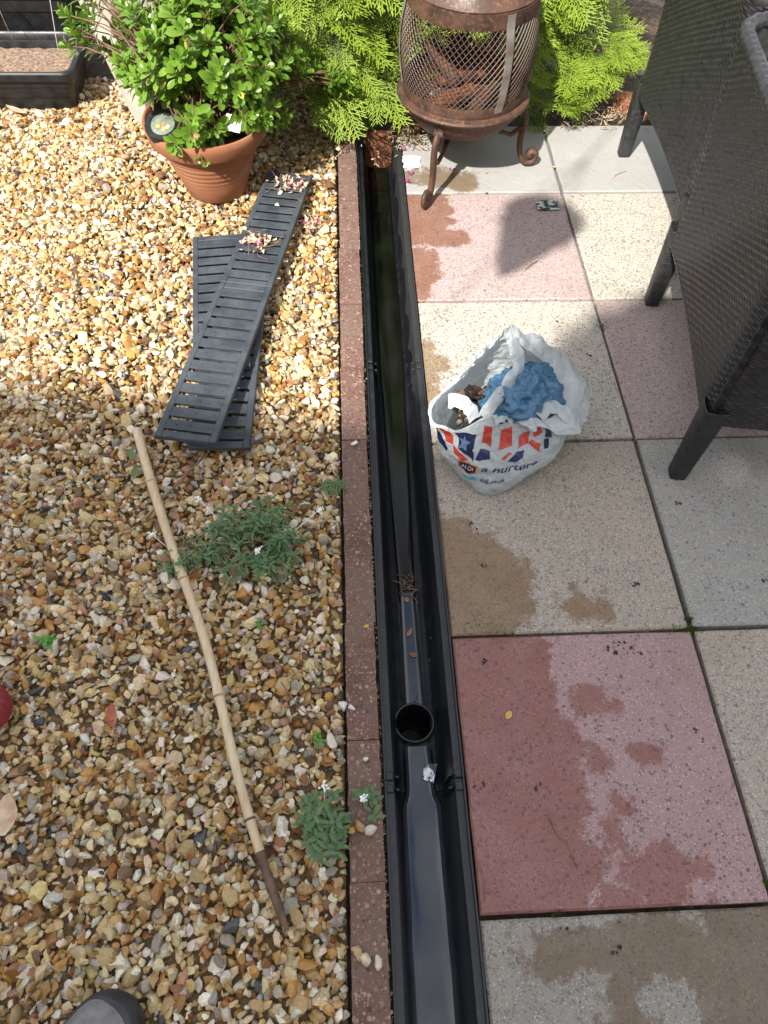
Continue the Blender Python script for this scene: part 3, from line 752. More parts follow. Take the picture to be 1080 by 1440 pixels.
twig([(-.86, .235, .010), (-.80, .215, .012), (-.75, .20, .011)], .0016, 'thin tan stalk lying on open gravel away from the cane')
twig([(-.30, -.08, .010), (-.265, -.13, .013), (-.225, -.165, .011)], .0014, 'thin tan stalk on the gravel near the outlet hole edging')
twig([(.13, -.315, -.001), (.14, -.34, .003), (.155, -.36, .002), (.162, -.39, -.001)], .0011, 'thin dark curved stalk lying on the wet red slab', 'twig')
twig([(.012, -.372, -.001), (.016, -.40, .002), (.014, -.43, -.001)], .0009, 'thin orange stalk at the drain edge of the wet red slab')
twig([(.295, 1.015, -.002), (.312, 1.03, .003), (.33, 1.045, -.001)], .0016, 'small reddish stalk lying on the pink slab', 'twig')
twig([(.60, 1.40, -.002), (.625, 1.43, .002), (.66, 1.45, -.002)], .0012, 'thin yellow straw on the grey riven slab near the chair leg', 'ring')

# ------------------------------------------------------------------ weeds in the gravel
def lanceleaf(m, p, d, L, W, up):
    d = d.normalized(); s = d.cross(up)
    s = s.normalized() if s.length > 1e-4 else Vector((1, 0, 0)); nn = s.cross(d)
    pts = []
    for u, w in ((0, .12), (.3, .8), (.6, 1.0), (.85, .55)):
        c = p + d * (L * u) - nn * (L * .22 * u * u); pts += [c - s * (W * w / 2) + nn * W * .12 * w, c, c + s * (W * w / 2) + nn * W * .12 * w]
    pts.append(p + d * L - nn * (L * .22))
    f = []
    for i in range(3):
        for k in (0, 1): f.append((i * 3 + k, i * 3 + k + 1, i * 3 + 4 + k, i * 3 + 3 + k))
    f += [(9, 10, 12), (10, 11, 12)]
    m.add(pts, f)
def weed(x, y, label, stems, spread, h, L, W, flowers=(), mat='weed', ell=(1, 1), name='weed', nl=11):
    t = thing(name, label, 'weed', (x, y, -.004)); lv = MB(); st = MB()
    for _ in range(stems):
        a = random.uniform(0, 6.28); r = spread * math.sqrt(random.random()); tip = Vector((math.cos(a) * r * ell[0], math.sin(a) * r * ell[1], h * random.uniform(.45, 1.1) * (1.05 - .5 * r / spread)))
        base = Vector((tip.x * .35 + random.gauss(0, .006), tip.y * .35 + random.gauss(0, .006), 0)); mid = base.lerp(tip, .5) + Vector((0, 0, h * .2))
        pts = [base, base.lerp(mid, .6) + Vector((0, 0, .004)), mid, tip]; st.tube(pts, .0009, 5)
        for k in range(nl):
            u = .25 + .75 * (k + random.random()) / nl; p = (base.lerp(mid, u * 2) if u < .5 else mid.lerp(tip, u * 2 - 1)); b = k * 2.4 + random.uniform(0, .6)
            dr = Vector((math.cos(b), math.sin(b), random.uniform(-.05, .65))); lanceleaf(lv, p, dr, L * random.uniform(.55, 1.1) * (1.1 - .4 * u), W * random.uniform(.8, 1.2), Vector((0, 0, 1)))
    st.build('stems', M[mat], t, smooth=True); tag(lv.build('leaves', M[mat], t, smooth=True), kind='stuff')
    for (fx, fy, fz) in flowers:
        m = MB()
        m.tube([(fx * .6, fy * .6, .01), (fx, fy, fz)], .0008, 5)
        for _ in range(16):
            px, py = fx + random.gauss(0, .0032), fy + random.gauss(0, .0032); m.lathe([(.0006, 0), (.0021, .0016), (.0014, .0034), (.0001, .004)], 6, (px, py, fz + random.uniform(-.001, .003)))
        m.build('flower_head', M['flower'], t)
weed(-.360, .195, 'bushy blue green weed with narrow leaves growing between cane and edging', 50, .118, .085, .030, .0044, [(-.105, .085, .05), (.125, .055, .05), (.015, -.045, .07)], ell=(.95, .95))
weed(-.475, .165, 'thin sparse weed with tiny leaves growing under the bamboo cane', 34, .075, .05, .017, .0032, [(-.075, .045, .04)], ell=(1.2, .7), nl=8)
weed(-.227, -.320, 'upright green weed at the gravel edge of the brick edging', 18, .042, .075, .027, .0065, [(.004, .055, .05)], ell=(.8, 1.5))
weed(-.152, -.285, 'small weed with a white flower head sprouting over the edging', 5, .026, .035, .024, .0075, [(-.010, .004, .03)], nl=6)
weed(-.205, .335, 'grassy grey green tuft at the edging next to the shopping bag', 20, .026, .028, .018, .0022, nl=8)
weed(-.722, .012, 'tiny bright green seedling alone in open gravel', 5, .010, .014, .014, .008, mat='bright_leaf', nl=4, name='seedling')
weed(-.345, .035, 'tiny pale seedling between the cane and the edging', 3, .008, .012, .010, .0045, mat='bright_leaf', nl=4, name='seedling')
weed(-.235, -.175, 'small yellow green seedling by the edging near the outlet hole', 4, .012, .012, .012, .004, mat='bright_leaf', nl=4, name='seedling')
flatleaf(-.626, .418, .006, .022, .016, .4, M['weed'], 'round dark green leaf near the top of the cane, closer to the grates', tilt=(.15, .1))
flatleaf(-.617, .368, .006, .026, .017, -.3, M['weed'], 'round dark green leaf beside the cane', tilt=(.1, -.1))
flatleaf(-.578, -.150, .006, .042, .018, .25, M['redleaf'], 'folded rust red leaf standing in open gravel', tilt=(.1, .5), curl=.8)
flatleaf(-.715, -.31, .008, .06, .035, .1, M['palepink'] if 'palepink' in M else M['drypetal'], 'large pinkish dry leaf on gravel beyond the red ball', tilt=(.05, .1))
flatleaf(-.42, .655, .004, .028, .018, .5, M['redleaf'], 'rust coloured leaf on gravel beside the bottom grate')
flatleaf(-.285, .62, .004, .030, .016, 1.2, M['brownleaf'], 'orange brown leaf on gravel between the grates and the edging')

# ------------------------------------------------------------------ red rubber ball and shoe at the edge of the gravel
def make_ball():
    t = thing('rubber_ball', 'ribbed dark red rubber ball half seen on the gravel', 'ball', (-.779, -.118, .0)); rb = .040
    prof = []
    for i in range(73):
        a = -PI / 2 + PI * i / 72; r = rb * (1 + .018 * math.cos(i / 72 * 2 * PI * 11)); prof.append((max(.0002, r * math.cos(a)), r * math.sin(a)))
    m = MB(); m.lathe(prof, 64)
    Mx = Matrix.Rotation(R(62), 3, 'X') @ Matrix.Rotation(R(25), 3, 'Y')
    m.v = [tuple(Mx @ Vector(p) + Vector((0, 0, .037))) for p in m.v]; m.build('ball_body', M['red_rubber'], t, smooth=True)
make_ball()
def make_shoe():
    t = thing('shoe', 'grey suede shoe with a black rubber toe cap standing on the gravel', 'shoe', (-.484, -.532, .000), R(-46))
    # local: toe towards +y at 0, heel at -0.29
    def outline(v):      # v 0 toe .. 1 heel : half width, centre offset
        u = v
        w = .051 * math.sqrt(max(0, 1 - (1 - u / .20) ** 2)) if u < .20 else .051
        w *= 1 - .22 * math.exp(-((u - .58) / .16) ** 2); 
        if u > .86: w *= math.sqrt(max(.0, 1 - ((u - .86) / .15) ** 2)) * .98 + .02
        return max(w, .002), .008 * math.sin(PI * u)
    def hgt(v): return .030 + .022 * min(1, v / .25) + (.055 * min(1, max(0, (v - .30) / .35)))
    def ringpt(v, a, zs, ws, top):
        w, o = outline(v); x = o + w * ws * math.cos(a); z = zs + top * math.sin(a) ** .75 if 0 <= a <= PI else zs
        return (x, -v * .29 + .0, z)
    m = MB(); nv, na = 40, 20
    for j in range(nv + 1):
        v = (j / nv) ** 1.7
        for i in range(na + 1):
            a = PI * i / na; w, o = outline(v); s = max(0, math.sin(a)) ** .7; m.v.append((o + w * math.cos(a), -v * .29, .022 + (hgt(v) - .008) * s * min(1, (v / .08 + .02) ** .5)))
    for j in range(nv):
        for i in range(na): m.f.append((j * (na + 1) + i, j * (na + 1) + i + 1, (j + 1) * (na + 1) + i + 1, (j + 1) * (na + 1) + i))
    m.build('upper', M['shoe_grey'], t, smooth=True)
    s = MB(); n = 64
    kv = [(k / 31) ** 1.5 for k in range(32)]
    outl = [(outline(v)[1] + outline(v)[0] * 1.06, -.29 * v) for v in kv] + [(outline(v)[1] - outline(v)[0] * 1.06, -.29 * v) for v in reversed(kv)]
    for zz, q in ((.0, .97), (.004, 1.0), (.024, 1.02), (.028, .98)): s.v += [(x * q, (y + .145) * (1 + (q - 1) * .6 + .012) - .145, zz) for x, y in outl]
    for k in range(3):
        for i in range(n): s.f.append((k * n + i, k * n + (i + 1) % n, (k + 1) * n + (i + 1) % n, (k + 1) * n + i))
    s.f.append(tuple(range(n - 1, -1, -1))); s.f.append(tuple(range(3 * n, 4 * n)))
    s.build('sole', M['shoe_rubber'], t, smooth=True, auto=50)
    c = MB(); nv2 = 20
    for j in range(nv2 + 1):
        v = .30 * (j / nv2) ** 1.7
        for i in range(na + 1):
            a = PI * i / na; w, o = outline(v); lim = .45 + .55 * (1 - min(1, v / .17)) if v < .17 else .45
            s2 = min(max(0, math.sin(a)) ** .7, max(.30, 1.0 - max(0, v - .04) * 7)); sg = math.cos(a)
            m0 = math.sin(a) ** .7 if 0 < a < PI else 0
            if m0 > s2:   # fold the cap edge back on to the upper
                ang = math.asin(min(1, s2 ** (1 / .7))); ca = math.cos(ang) * (1 if sg > 0 else -1); s_ = s2
            else: ca, s_ = sg, m0
            c.v.append((o + w * 1.035 * ca, -v * .29 / 1.0 + .003, .022 + ((hgt(v) - .008) * s_ + .0025) * min(1, (v / .08 + .02) ** .5)))
    for j in range(nv2):
        for i in range(na): c.f.append((j * (na + 1) + i, j * (na + 1) + i + 1, (j + 1) * (na + 1) + i + 1, (j + 1) * (na + 1) + i))
    c.build('toe_cap', M['shoe_rubber'], t, smooth=True)
    l = MB()
    for k in range(4): l.tube([(.006 + math.cos(PI * i / 8) * .026, -.135 - k * .022, .078 + k * .013 + .012 * math.sin(PI * i / 8)) for i in range(9)], .0025, 6)
    l.build('laces', M['shoe_rubber'], t, smooth=True)
make_shoe()

# ------------------------------------------------------------------ terracotta pot with glossy shrub
PX, PY = -.527, 1.385
def make_pot():
    t = thing('terracotta_pot', 'terracotta pot with ring grooves holding the glossy green shrub', 'plant pot', (PX, PY, -.004))
    prof = [(.0005, 0), (.078, 0), (.083, .004), (.097, .05)]
    for k in range(26):
        u = k / 25; z = .05 + .085 * u; r = .097 + .030 * u + .0011 * math.sin(u * 36) * (1 if u > .25 else .3); prof.append((r, z))
    prof += [(.131, .142), (.1335, .143), (.1335, .149), (.138, .151), (.150, .156), (.1545, .162), (.160, .186), (.1615, .196), (.1585, .203), (.153, .204), (.148, .199), (.142, .165)]
    m = MB(); m.lathe(prof, 64); m.build('pot_body', M['terracotta'], t, smooth=True, auto=45)
    s = MB(); s.grid(24, 24, lambda u, v: ((u - .5) * 2 * .142 * math.sqrt(max(0, 1 - (2 * v - 1) ** 2 * .999)), (v - .5) * 2 * .142, .172 + .006 * nz((u * 9, v * 9, 0)))); s.build('potting_soil', M['soil'], t, smooth=True)
make_pot()
def obovate(L, W):
    m = MB(); prof = ((0, .10), (.22, .42), (.5, .85), (.72, 1.0), (.9, .68))
    for u, w in prof:
        z = -.10 * L * u * u; hw = W * w / 2; m.v += [(-hw, u * L, z + hw * .28), (0, u * L, z), (hw, u * L, z + hw * .28)]
    m.v.append((0, L, -.12 * L))
    for i in range(4):
        for k in (0, 1): m.f.append((i * 3 + k, i * 3 + k + 1, i * 3 + 4 + k, i * 3 + 3 + k))
    m.f += [(12, 13, 15), (13, 14, 15)]; return m
def basis(d, up):
    d = d.normalized(); s = d.cross(up)
    if s.length < 1e-4: s = d.orthogonal()
    s.normalize(); n = s.cross(d); return Matrix((s, d, n)).transposed()
def make_shrub():
    t = thing('potted_shrub', 'glossy small leaved evergreen shrub growing in the terracotta pot', 'shrub', (PX, PY, .168))
    org = Vector(t.location); tips = []
    for _ in range(260):
        while True:
            a, b = random.uniform(0, 2 * PI), random.uniform(-.25, 1); rr = math.sqrt(max(0, 1 - b * b)); k = random.uniform(.45, 1.05)
            p = Vector((PX + .015 + .205 * rr * math.cos(a) * k, PY + .06 + .20 * rr * math.sin(a) * k, .315 + .20 * b * k))
            if (p - Vector((PX, PY, .2))).length > .06 and p.z > .205 and (p - Vector((-.618, 1.285, .23))).length > .062 and (p - Vector((-.44, 1.29, .22))).length > .05: break
        tips.append(p)
    for (x, y, z, n, s) in ((-.79, 1.50, .36, 9, .035), (-.82, 1.50, .42, 8, .04), (-.74, 1.49, .31, 6, .03), (-.255, 1.52, .23, 11, .035), (-.185, 1.52, .20, 7, .025), (-.30, 1.47, .30, 8, .035), (-.52, 1.27, .215, 7, .022), (-.60, 1.36, .31, 6, .03), (-.44, 1.36, .29, 8, .03), (-.33, 1.42, .26, 7, .04), (-.535, 1.245, .185, 4, .010), (-.68, 1.40, .27, 9, .03), (-.40, 1.30, .24, 6, .022), (-.36, 1.36, .24, 6, .03), (-.53, 1.27, .25, 6, .03)):
        for _ in range(n): tips.append(Vector((x + random.gauss(0, s), y + random.gauss(0, s), z + random.gauss(0, s * .8))))
    st = MB(); leaves = []
    for p in tips:
        b = Vector((PX + random.gauss(0, .035), PY + random.gauss(0, .035), .172)); mid = b.lerp(p, .55) + Vector((0, 0, .05))
        pts = [b, b.lerp(mid, .5) + Vector((0, 0, .015)), mid, mid.lerp(p, .6) + Vector((0, 0, .01)), p]; st.tube([q - org for q in pts], [.0028, .0024, .002, .0016, .001], 5, cap=False)
        ax = ((p - mid).normalized() + Vector((0, -.25, .55))).normalized(); e1 = ax.orthogonal().normalized(); e2 = ax.cross(e1)
        n = random.randint(10, 15)
        for k in range(n):
            u = k / n; an = k * 2.4 + random.uniform(-.3, .3); th = R(22 + 62 * u + random.uniform(-8, 8))
            dd = ax * math.cos(th) + (e1 * math.cos(an) + e2 * math.sin(an)) * math.sin(th); base = p - ax * (.034 * u)
            leaves.append((base, dd, ax, random.uniform(.75, 1.12) * (.72 + .5 * u)))
    st.build('stems', M['bark'], t, smooth=True)
    camp = Vector((-.17, -.53, 1.23))
    def score(l): return -(l[0] - camp).length + .15 * l[1].dot((camp - l[0]).normalized()) + random.uniform(0, .05)
    leaves.sort(key=score, reverse=True)
    variants = [obovate(.036, .0165), obovate(.033, .017), obovate(.038, .0155)]
    ms = [v.mesh('leaf', M['leaf'], True) for v in variants]
    yl = obovate(.034, .016).mesh('leaf', M['yellowleaf'], True); rl = obovate(.034, .016).mesh('leaf', M['brownleaf'], True)
    rest = MB()
    for i, (b, dd, ax, s) in enumerate(leaves):
        mt = basis(dd, -ax if dd.dot(ax) > .98 else ax)
        # leaf upper side faces along the shoot axis
        if i < 285:
            o = link('leaf', yl if i % 37 == 5 else (rl if i % 53 == 9 else ms[i % 3]), t); o.matrix_local = Matrix.Translation(b - org) @ mt.to_4x4() @ Matrix.Scale(s, 4)
        else:
            vs = [mt @ (Vector(q) * s) + b - org for q in variants[i % 3].v]; rest.add(vs, variants[i % 3].f)
    tag(rest.build('foliage', M['leaf'], t, smooth=True), kind='stuff')
M['yellowleaf'] = leafmat('yellow_leaf', (.40, .42, .05), (.5, .5, .08), .45, .2)
make_shrub()
def make_solar():
    t = thing('solar_light', 'round black solar garden light with coloured flower face leaning on pot rim', 'garden light', (-.618, 1.305, .213)); 
    t.rotation_euler = (R(24), R(-6), 0)
    m = MB(); m.lathe([(.030, .010), (.0325, .0135), (.044, .014), (.047, .010), (.047, -.010), (.044, -.013), (.0005, -.013)], 48); m.build('housing', M['black_plastic'], t, smooth=True, auto=40)
    m = MB(); m.lathe([(.0315, .0105), (.026, .0125), (.015, .0150), (.0003, .0160)], 40); m.build('glass_face', M['solar_face'], t, smooth=True)
    for (x, y, mt) in ((.004, -.006, 'petal_orange'), (.004, -.017, 'petal_yellow'), (-.011, -.008, 'petal_yellow'), (.014, -.012, 'petal_cream')):
        f = MB(); zz = .0155 - (x * x + y * y) * 5
        for k in range(6):
            a = k * PI / 3; f.lathe([(.0026, 0), (.0022, .0012), (.0001, .0016)], 8, (x + .003 * math.cos(a), y + .003 * math.sin(a), zz))
        f.build('painted_flower', M[mt], t)
M['solar_face'] = simple('solar_face', (.10, .115, .10), (.24, .26, .20), .12, 40, 0)
M['petal_orange'] = simple('petal_orange', (.62, .14, .03), (.7, .2, .05), .5, 30, 0); M['petal_yellow'] = simple('petal_yellow', (.68, .46, .06), (.72, .55, .1), .5, 30, 0); M['petal_cream'] = simple('petal_cream', (.6, .55, .4), (.7, .65, .5), .5, 30, 0)
make_solar()
def make_tag():
    t = thing('plant_label', 'white plastic plant label tucked in the pot rim', 'plant label', (-.447, 1.300, .200)); t.rotation_euler = (R(38), R(-4), R(-28))
    MB().box((0, .018, .012), (.052, .040, .0012), .0003).build('card', M['white'], t)
    p = MB()
    for k in range(4): p.box((-.009, .006 + k * .0075, .0130), (.022 - k * .003, .0036, .0003))
    p.build('print', M['greyprint'], t)
M['greyprint'] = simple('grey_print', (.30, .32, .33), (.4, .42, .43), .6, 30, 0)
make_tag()
# big concrete planter behind
def make_concrete():
    t = thing('concrete_planter', 'large round pale concrete planter behind the terracotta pot', 'planter', (-.60, 1.865, -.004))
    prof = [(.0005, 0), (.235, 0), (.245, .006), (.262, .10), (.285, .22), (.308, .36), (.322, .44), (.335, .455), (.335, .50), (.325, .507), (.300, .505), (.295, .46), (.0005, .45)]
    m = MB(); m.lathe(prof, 72, wob=.004); m.build('planter_body', M['concrete'], t, smooth=True, auto=40)
make_concrete()
# black trough on the left
def make_trough(x0, x1, y0, y1, h, label, soilz):
    t = thing('plastic_trough', label, 'planter', ((x0 + x1) / 2, (y0 + y1) / 2, -.006))
    wx, wy = (x1 - x0) / 2, (y1 - y0) / 2
    def ring(k, z, rc=.03, n=6):
        a, b = wx - k, wy - k; out = []
        for (sx, sy, a0) in ((1, 1, 0), (-1, 1, 90), (-1, -1, 180), (1, -1, 270)):
            for i in range(n + 1):
                an = R(a0 + 90 * i / n); out.append((sx * (a - rc) + rc * math.cos(an), sy * (b - rc) + rc * math.sin(an), z))
        return out
    prof = [(.035, 0), (.030, .002), (.022, h * .35), (.019, h * .36), (.014, h * .62), (.011, h * .63), (.010, h * .80), (.0, h * .81), (.0, h - .004), (.004, h), (.012, h), (.016, h - .005), (.018, h * .82), (.024, h * .81), (.030, h * .6), (.036, h * .59), (.040, soilz - .03)]
    m = MB(); n = 28
    for k, z in prof: m.v += ring(k, z)
    for j in range(len(prof) - 1):
        for i in range(n): m.f.append((j * n + i, j * n + (i + 1) % n, (j + 1) * n + (i + 1) % n, (j + 1) * n + i))
    m.build('trough_body', M['black_plastic'], t, smooth=True, auto=35)
    s = MB(); s.grid(40, 16, lambda u, v: ((u - .5) * 2 * (wx - .036), (v - .5) * 2 * (wy - .036), soilz + .007 * nz((u * 30, v * 14, 0)) + .004 * nz((u * 80, v * 40, 3)))); s.build('compost', M['compost'], t, smooth=True)
    return t
M['compost'] = simple('dry_compost', (.10, .065, .045), (.34, .24, .17), .95, 110, .9, 200, .004)
make_trough(-1.72, -.965, 1.765, 2.035, .122, 'black plastic trough of dry compost beside the concrete planter', .085)
make_trough(-1.75, -1.0, 2.075, 2.36, .24, 'taller black plastic trough standing behind the low compost trough', .20)
twig([(-1.26, 2.14, .24), (-1.21, 2.02, .21), (-1.165, 1.93, .135)], .0016, 'dry brown stem hanging from the tall trough into the low one')
twig([(-1.07, 2.14, .25), (-1.05, 2.03, .20), (-1.035, 1.93, .13), (-1.03, 1.90, .10)], .0014, 'thin pale stem hanging over the corner of the low trough', 'rope')
for i, (x, y, s) in enumerate(((-1.03, 1.735, .05), (-1.13, 1.74, .07), (-.96, 1.72, .04))):
    flatleaf(x, y, .006, s, s * .45, random.uniform(0, 3), M['brownleaf'] if i != 1 else M['drypetal'], ('curled brown leaf at the front corner of the low trough', 'long pale dry leaf along the front of the low trough', 'small brown leaf on gravel off the trough corner')[i], tilt=(.15, .25))
pebble(-.83, 1.655, .006, .020, (.42, .33, .22), 'large smooth tan pebble in front of the concrete planter')
pebble(-.80, 1.52, .005, .017, (.46, .27, .19), 'pinkish flat pebble on the gravel between trough and terracotta pot')
pebble(-.575, -.02 - .12, .004, .010, (.05, .055, .06), 'black pebble next to the folded red leaf')
pebble(-.70, -.135, .006, .012, (.05, .055, .065), 'dark slate pebble beside the red ball')
pebble(-.62, -.165, .006, .013, (.62, .60, .56), 'holed white pebble on gravel between ball and red leaf')
pebble(-.365, .468, .005, .015, (.33, .34, .36), 'grey blue pebble at the foot of the bottom grate')
pebble(-.34, .435, .005, .014, (.58, .54, .38), 'smooth pale yellow pebble beyond the end of the bottom grate')

# ------------------------------------------------------------------ fire pit
FX, FY = .155, 1.475
def make_firepit():
    t = thing('fire_pit', 'rusty iron fire pit with diamond mesh guard on three scroll legs', 'fire pit', (FX, FY, -.003))
    prof = [(.0005, .118), (.05, .120), (.09, .130), (.125, .150), (.15, .180), (.162, .205), (.166, .210), (.177, .213), (.179, .218), (.176, .223), (.168, .224), (.163, .226), (.161, .236), (.157, .236), (.155, .225), (.14, .19), (.10, .155), (.05, .140), (.0005, .137)]
    m = MB(); m.lathe(prof, 72); m.build('bowl', M['rust'], t, smooth=True, auto=38)
    def rad(z):
        u = (z - .236) / .205; return .159 + .016 * math.sin(PI * min(1, max(0, u)) * .9) - .006 * u
    g = MB(); nd = 70; rows = 24; dz = .205 / rows
    for s in (-1, 1):
        for k in range(nd):
            pts = []
            for j in range(rows * 2 + 1):
                z = .236 + dz * j / 2; a = 2 * PI * (k + s * j / 4.0) / nd; rr = rad(z) + .0008 * s; pts.append((rr * math.cos(a), rr * math.sin(a), z))
            g.tube(pts, .00085, 3, cap=False, flat=(1.5, .9))
    tag(g.build('mesh_guard', M['wire'], t), kind='stuff')
    for (z0, z1, r, mt) in ((.228, .252, .1625, 'rust'), (.432, .466, .1605, 'rust')):
        b = MB(); b.lathe([(r - .003, z0), (r + .001, z0), (r + .0022, (z0 + z1) / 2), (r + .001, z1), (r - .003, z1), (r - .003, z0)], 64); b.build('guard_band', M[mt], t, smooth=True, auto=40)
    for an in (-64, 56, 176):
        p = MB(); pts = []
        for j in range(15):
            z = .238 + .225 * j / 14; rr = rad(z) + .004; pts.append((rr * math.cos(R(an)), rr * math.sin(R(an)), z))
        ta = Vector((-math.sin(R(an)), math.cos(R(an)), 0)); ra = Vector((math.cos(R(an)), math.sin(R(an)), 0))
        for q in pts:
            q = Vector(q)
            for a, b in ((-.0105, -.001), (.0105, -.001), (.0105, .0018), (-.0105, .0018)): p.v.append(tuple(q + ta * a + ra * b))
        for j in range(14):
            for i in range(4): p.f.append((j * 4 + i, j * 4 + (i + 1) % 4, j * 4 + 4 + (i + 1) % 4, j * 4 + 4 + i))
        p.build('guard_strap', M['strap'], t)
    d = MB(); d.lathe([(.1575, .462), (.160, .470), (.152, .478), (.135, .505), (.112, .545), (.088, .600), (.070, .660), (.062, .700), (.060, .96), (.066, .965), (.066, .985), (.058, .985), (.055, .70)], 48); d.build('chimney', M['rust'], t, smooth=True, auto=40)
    for k, an in enumerate((-117.5, 2.0, 122.0)):
        ra = Vector((math.cos(R(an)), math.sin(R(an)), 0))
        ctrl = [(.132, .172), (.160, .178), (.178, .165), (.185, .135), (.182, .100), (.181, .065), (.188, .035), (.203, .014), (.220, .011), (.233, .021), (.235, .036), (.225, .045), (.214, .040), (.213, .030), (.220, .027)]
        pts = [ra * a + Vector((0, 0, b)) for a, b in ctrl]
        den = []
        for i in range(len(pts) - 1):
            p0, p1, p2, p3 = pts[max(0, i - 1)], pts[i], pts[i + 1], pts[min(len(pts) - 1, i + 2)]
            for s in range(4):
                u = s / 4; den.append(.5 * ((2 * p1) + (p2 - p0) * u + (2 * p0 - 5 * p1 + 4 * p2 - p3) * u * u + (3 * p1 - p0 - 3 * p2 + p3) * u ** 3))
        den.append(pts[-1]); n = len(den)
        rd = [.0085 + .004 * math.exp(-(i / n / .12) ** 2) + .0018 * math.sin(PI * i / n) for i in range(n)]
        lg = MB().tube(den, rd, 8, flat=(.8, 1.25), up=tuple(ra)).build('leg', M['rust'], t, smooth=True)
        bt = MB(); q = pts[1] * 1.02; ta = Vector((-ra.y, ra.x, 0)); bt.tube([q - ta * .014, q - ta * .012, q + ta * .012, q + ta * .014], [.006, .009, .009, .006], 10); bt.build('leg_bolt', M['rust'], t, smooth=True)
        br = MB(); br.tube([ra * .183 + Vector((0, 0, .12)), ra * .15 + Vector((0, 0, .095)), ra * .115 + Vector((0, 0, .105)), ra * .085 + Vector((0, 0, .128))], [.0075, .0065, .0065, .008], 8); br.build('leg_brace', M['rust'], t, smooth=True)
    # burnt logs and ash inside
    for (a, b, r, mt) in (((-.10, -.05, .20), (.09, .02, .235), .022, 'char'), ((.02, -.08, .21), (.11, .05, .245), .020, 'ember'), ((-.06, .05, .22), (.05, -.03, .285), .019, 'char'), ((-.02, -.02, .24), (-.09, .06, .31), .017, 'ember')):
        a, b = Vector(a), Vector(b); pts = [a.lerp(b, i / 8) + Vector((nz((i, r * 90, 1)) * .006, nz((i, 2, r * 50)) * .006, 0)) for i in range(9)]
        o = MB().tube(pts, [r * (1 + .25 * nz((i * .7, r * 77, 4))) for i in range(9)], 9).build('burnt_log', M[mt], smooth=True); o.location = (FX, FY, -.003); tag(o, 'black charred log resting in the mesh fire pit' if mt == 'char' else 'rust red half burnt log resting in the mesh fire pit', 'log', 'burnt logs in the fire pit')
    P = np.column_stack([rng.uniform(-.10, .10, 160), rng.uniform(-.11, .09, 160), rng.uniform(.163, .190, 160)]); P = P[(P[:, 0] ** 2 + P[:, 1] ** 2) < .011]
    me = make_stones('ash', P, rng.uniform(.006, .014, len(P)), .6, M['ashc'], PROTOS, np.array([(.34, .33, .32), (.16, .15, .15), (.05, .04, .04), (.26, .10, .05)]), np.array([.4, .25, .15, .2]))
    o = link('ash', me); o.location = (FX, FY, -.003); tag(o, 'grey ash and cinders heaped in the fire pit bowl', 'ash', kind='stuff')
M['ember'] = simple('rusty_log', (.045, .02, .014), (.13, .058, .036), .9, 30, .8, 90, .004)
M['ashc'] = attrmat('cinder', .9, 120, .4, .6, 200, .002)
make_firepit()
def make_saucer():
    t = thing('ceramic_bowl', 'buff ceramic bowl on the slab behind the fire pit legs', 'bowl', (.165, 1.712, -.006))
    m = MB(); m.lathe([(.0005, .0), (.085, .0), (.09, .004), (.118, .035), (.128, .060), (.130, .066), (.126, .068), (.120, .060), (.09, .02), (.0005, .015)], 56); m.build('bowl_body', M['buff'], t, smooth=True, auto=40)
make_saucer()
def crumple(x, y, s, label):
    m = MB(); m.grid(28, 28, lambda u, v: (lambda a, b: (s * 1.0 * a * (1 + .3 * nz((a * 2, b * 2, 1))), s * 1.15 * b * (1 + .3 * nz((a * 2, b * 2, 8))), max(0, (1 - a * a - b * b)) ** .5 * s * .45 + s * .18 * abs(nz((a * 2.4, b * 2.4, 3))) + s * .06 * nz((a * 7, b * 7, 2))))((u - .5) * 2, (v - .5) * 2))
    o = m.build('crumpled_paper', M['white'], smooth=True); o.location = (x, y, -.003); tag(o, label, 'paper')
crumple(.030, 1.500, .026, 'crumpled white paper on the slab beside the fire pit front leg')
for i, (x, y) in enumerate(((.022, 1.44), (.010, 1.40), (.145, 1.455), (.008, 1.565))):
    o = MB(); 
    for k in range(3):
        a = k * 2 + i; o.add([(0, 0, 0), (.010 * math.cos(a), .010 * math.sin(a), .005), (.011 * math.cos(a + .8), .011 * math.sin(a + .8), .007), (.007 * math.cos(a + 1.4), .007 * math.sin(a + 1.4), .004)], [(0, 1, 2, 3)])
    q = o.build('fallen_petal', M['purple']); q.location = (x, y, -.002); tag(q, 'magenta petal fallen on the slab near the fire pit front leg', 'petal', 'magenta petals by the fire pit')
for i, (x, y) in enumerate(((.245, 1.44), (.46, 1.47), (.36, 1.39), (.12, 1.345))):
    flatleaf(x, y, -.002, .013, .010, i * 1.3, M['yellowdry'], 'tiny yellow leaf on the slabs around the fire pit', group='tiny yellow leaves on the slabs') if 'yellowdry' in M else None
M['yellowdry'] = simple('yellow_dry_leaf', (.45, .25, .05), (.55, .36, .12), .7, 50, .2)
for i, (x, y) in enumerate(((.245, 1.44), (.455, 1.47), (.235, 1.355), (.12, 1.345), (.50, 1.33))):
    flatleaf(x, y, -.002, .012, .009, i * 1.3, M['yellowdry'], 'tiny yellow leaf on the slabs around the fire pit', group='tiny yellow leaves on the slabs')
flatleaf(.094, -.142, -.002, .016, .011, 2.5, M['yellowdry'], 'golden brown leaf on the wet red slab')
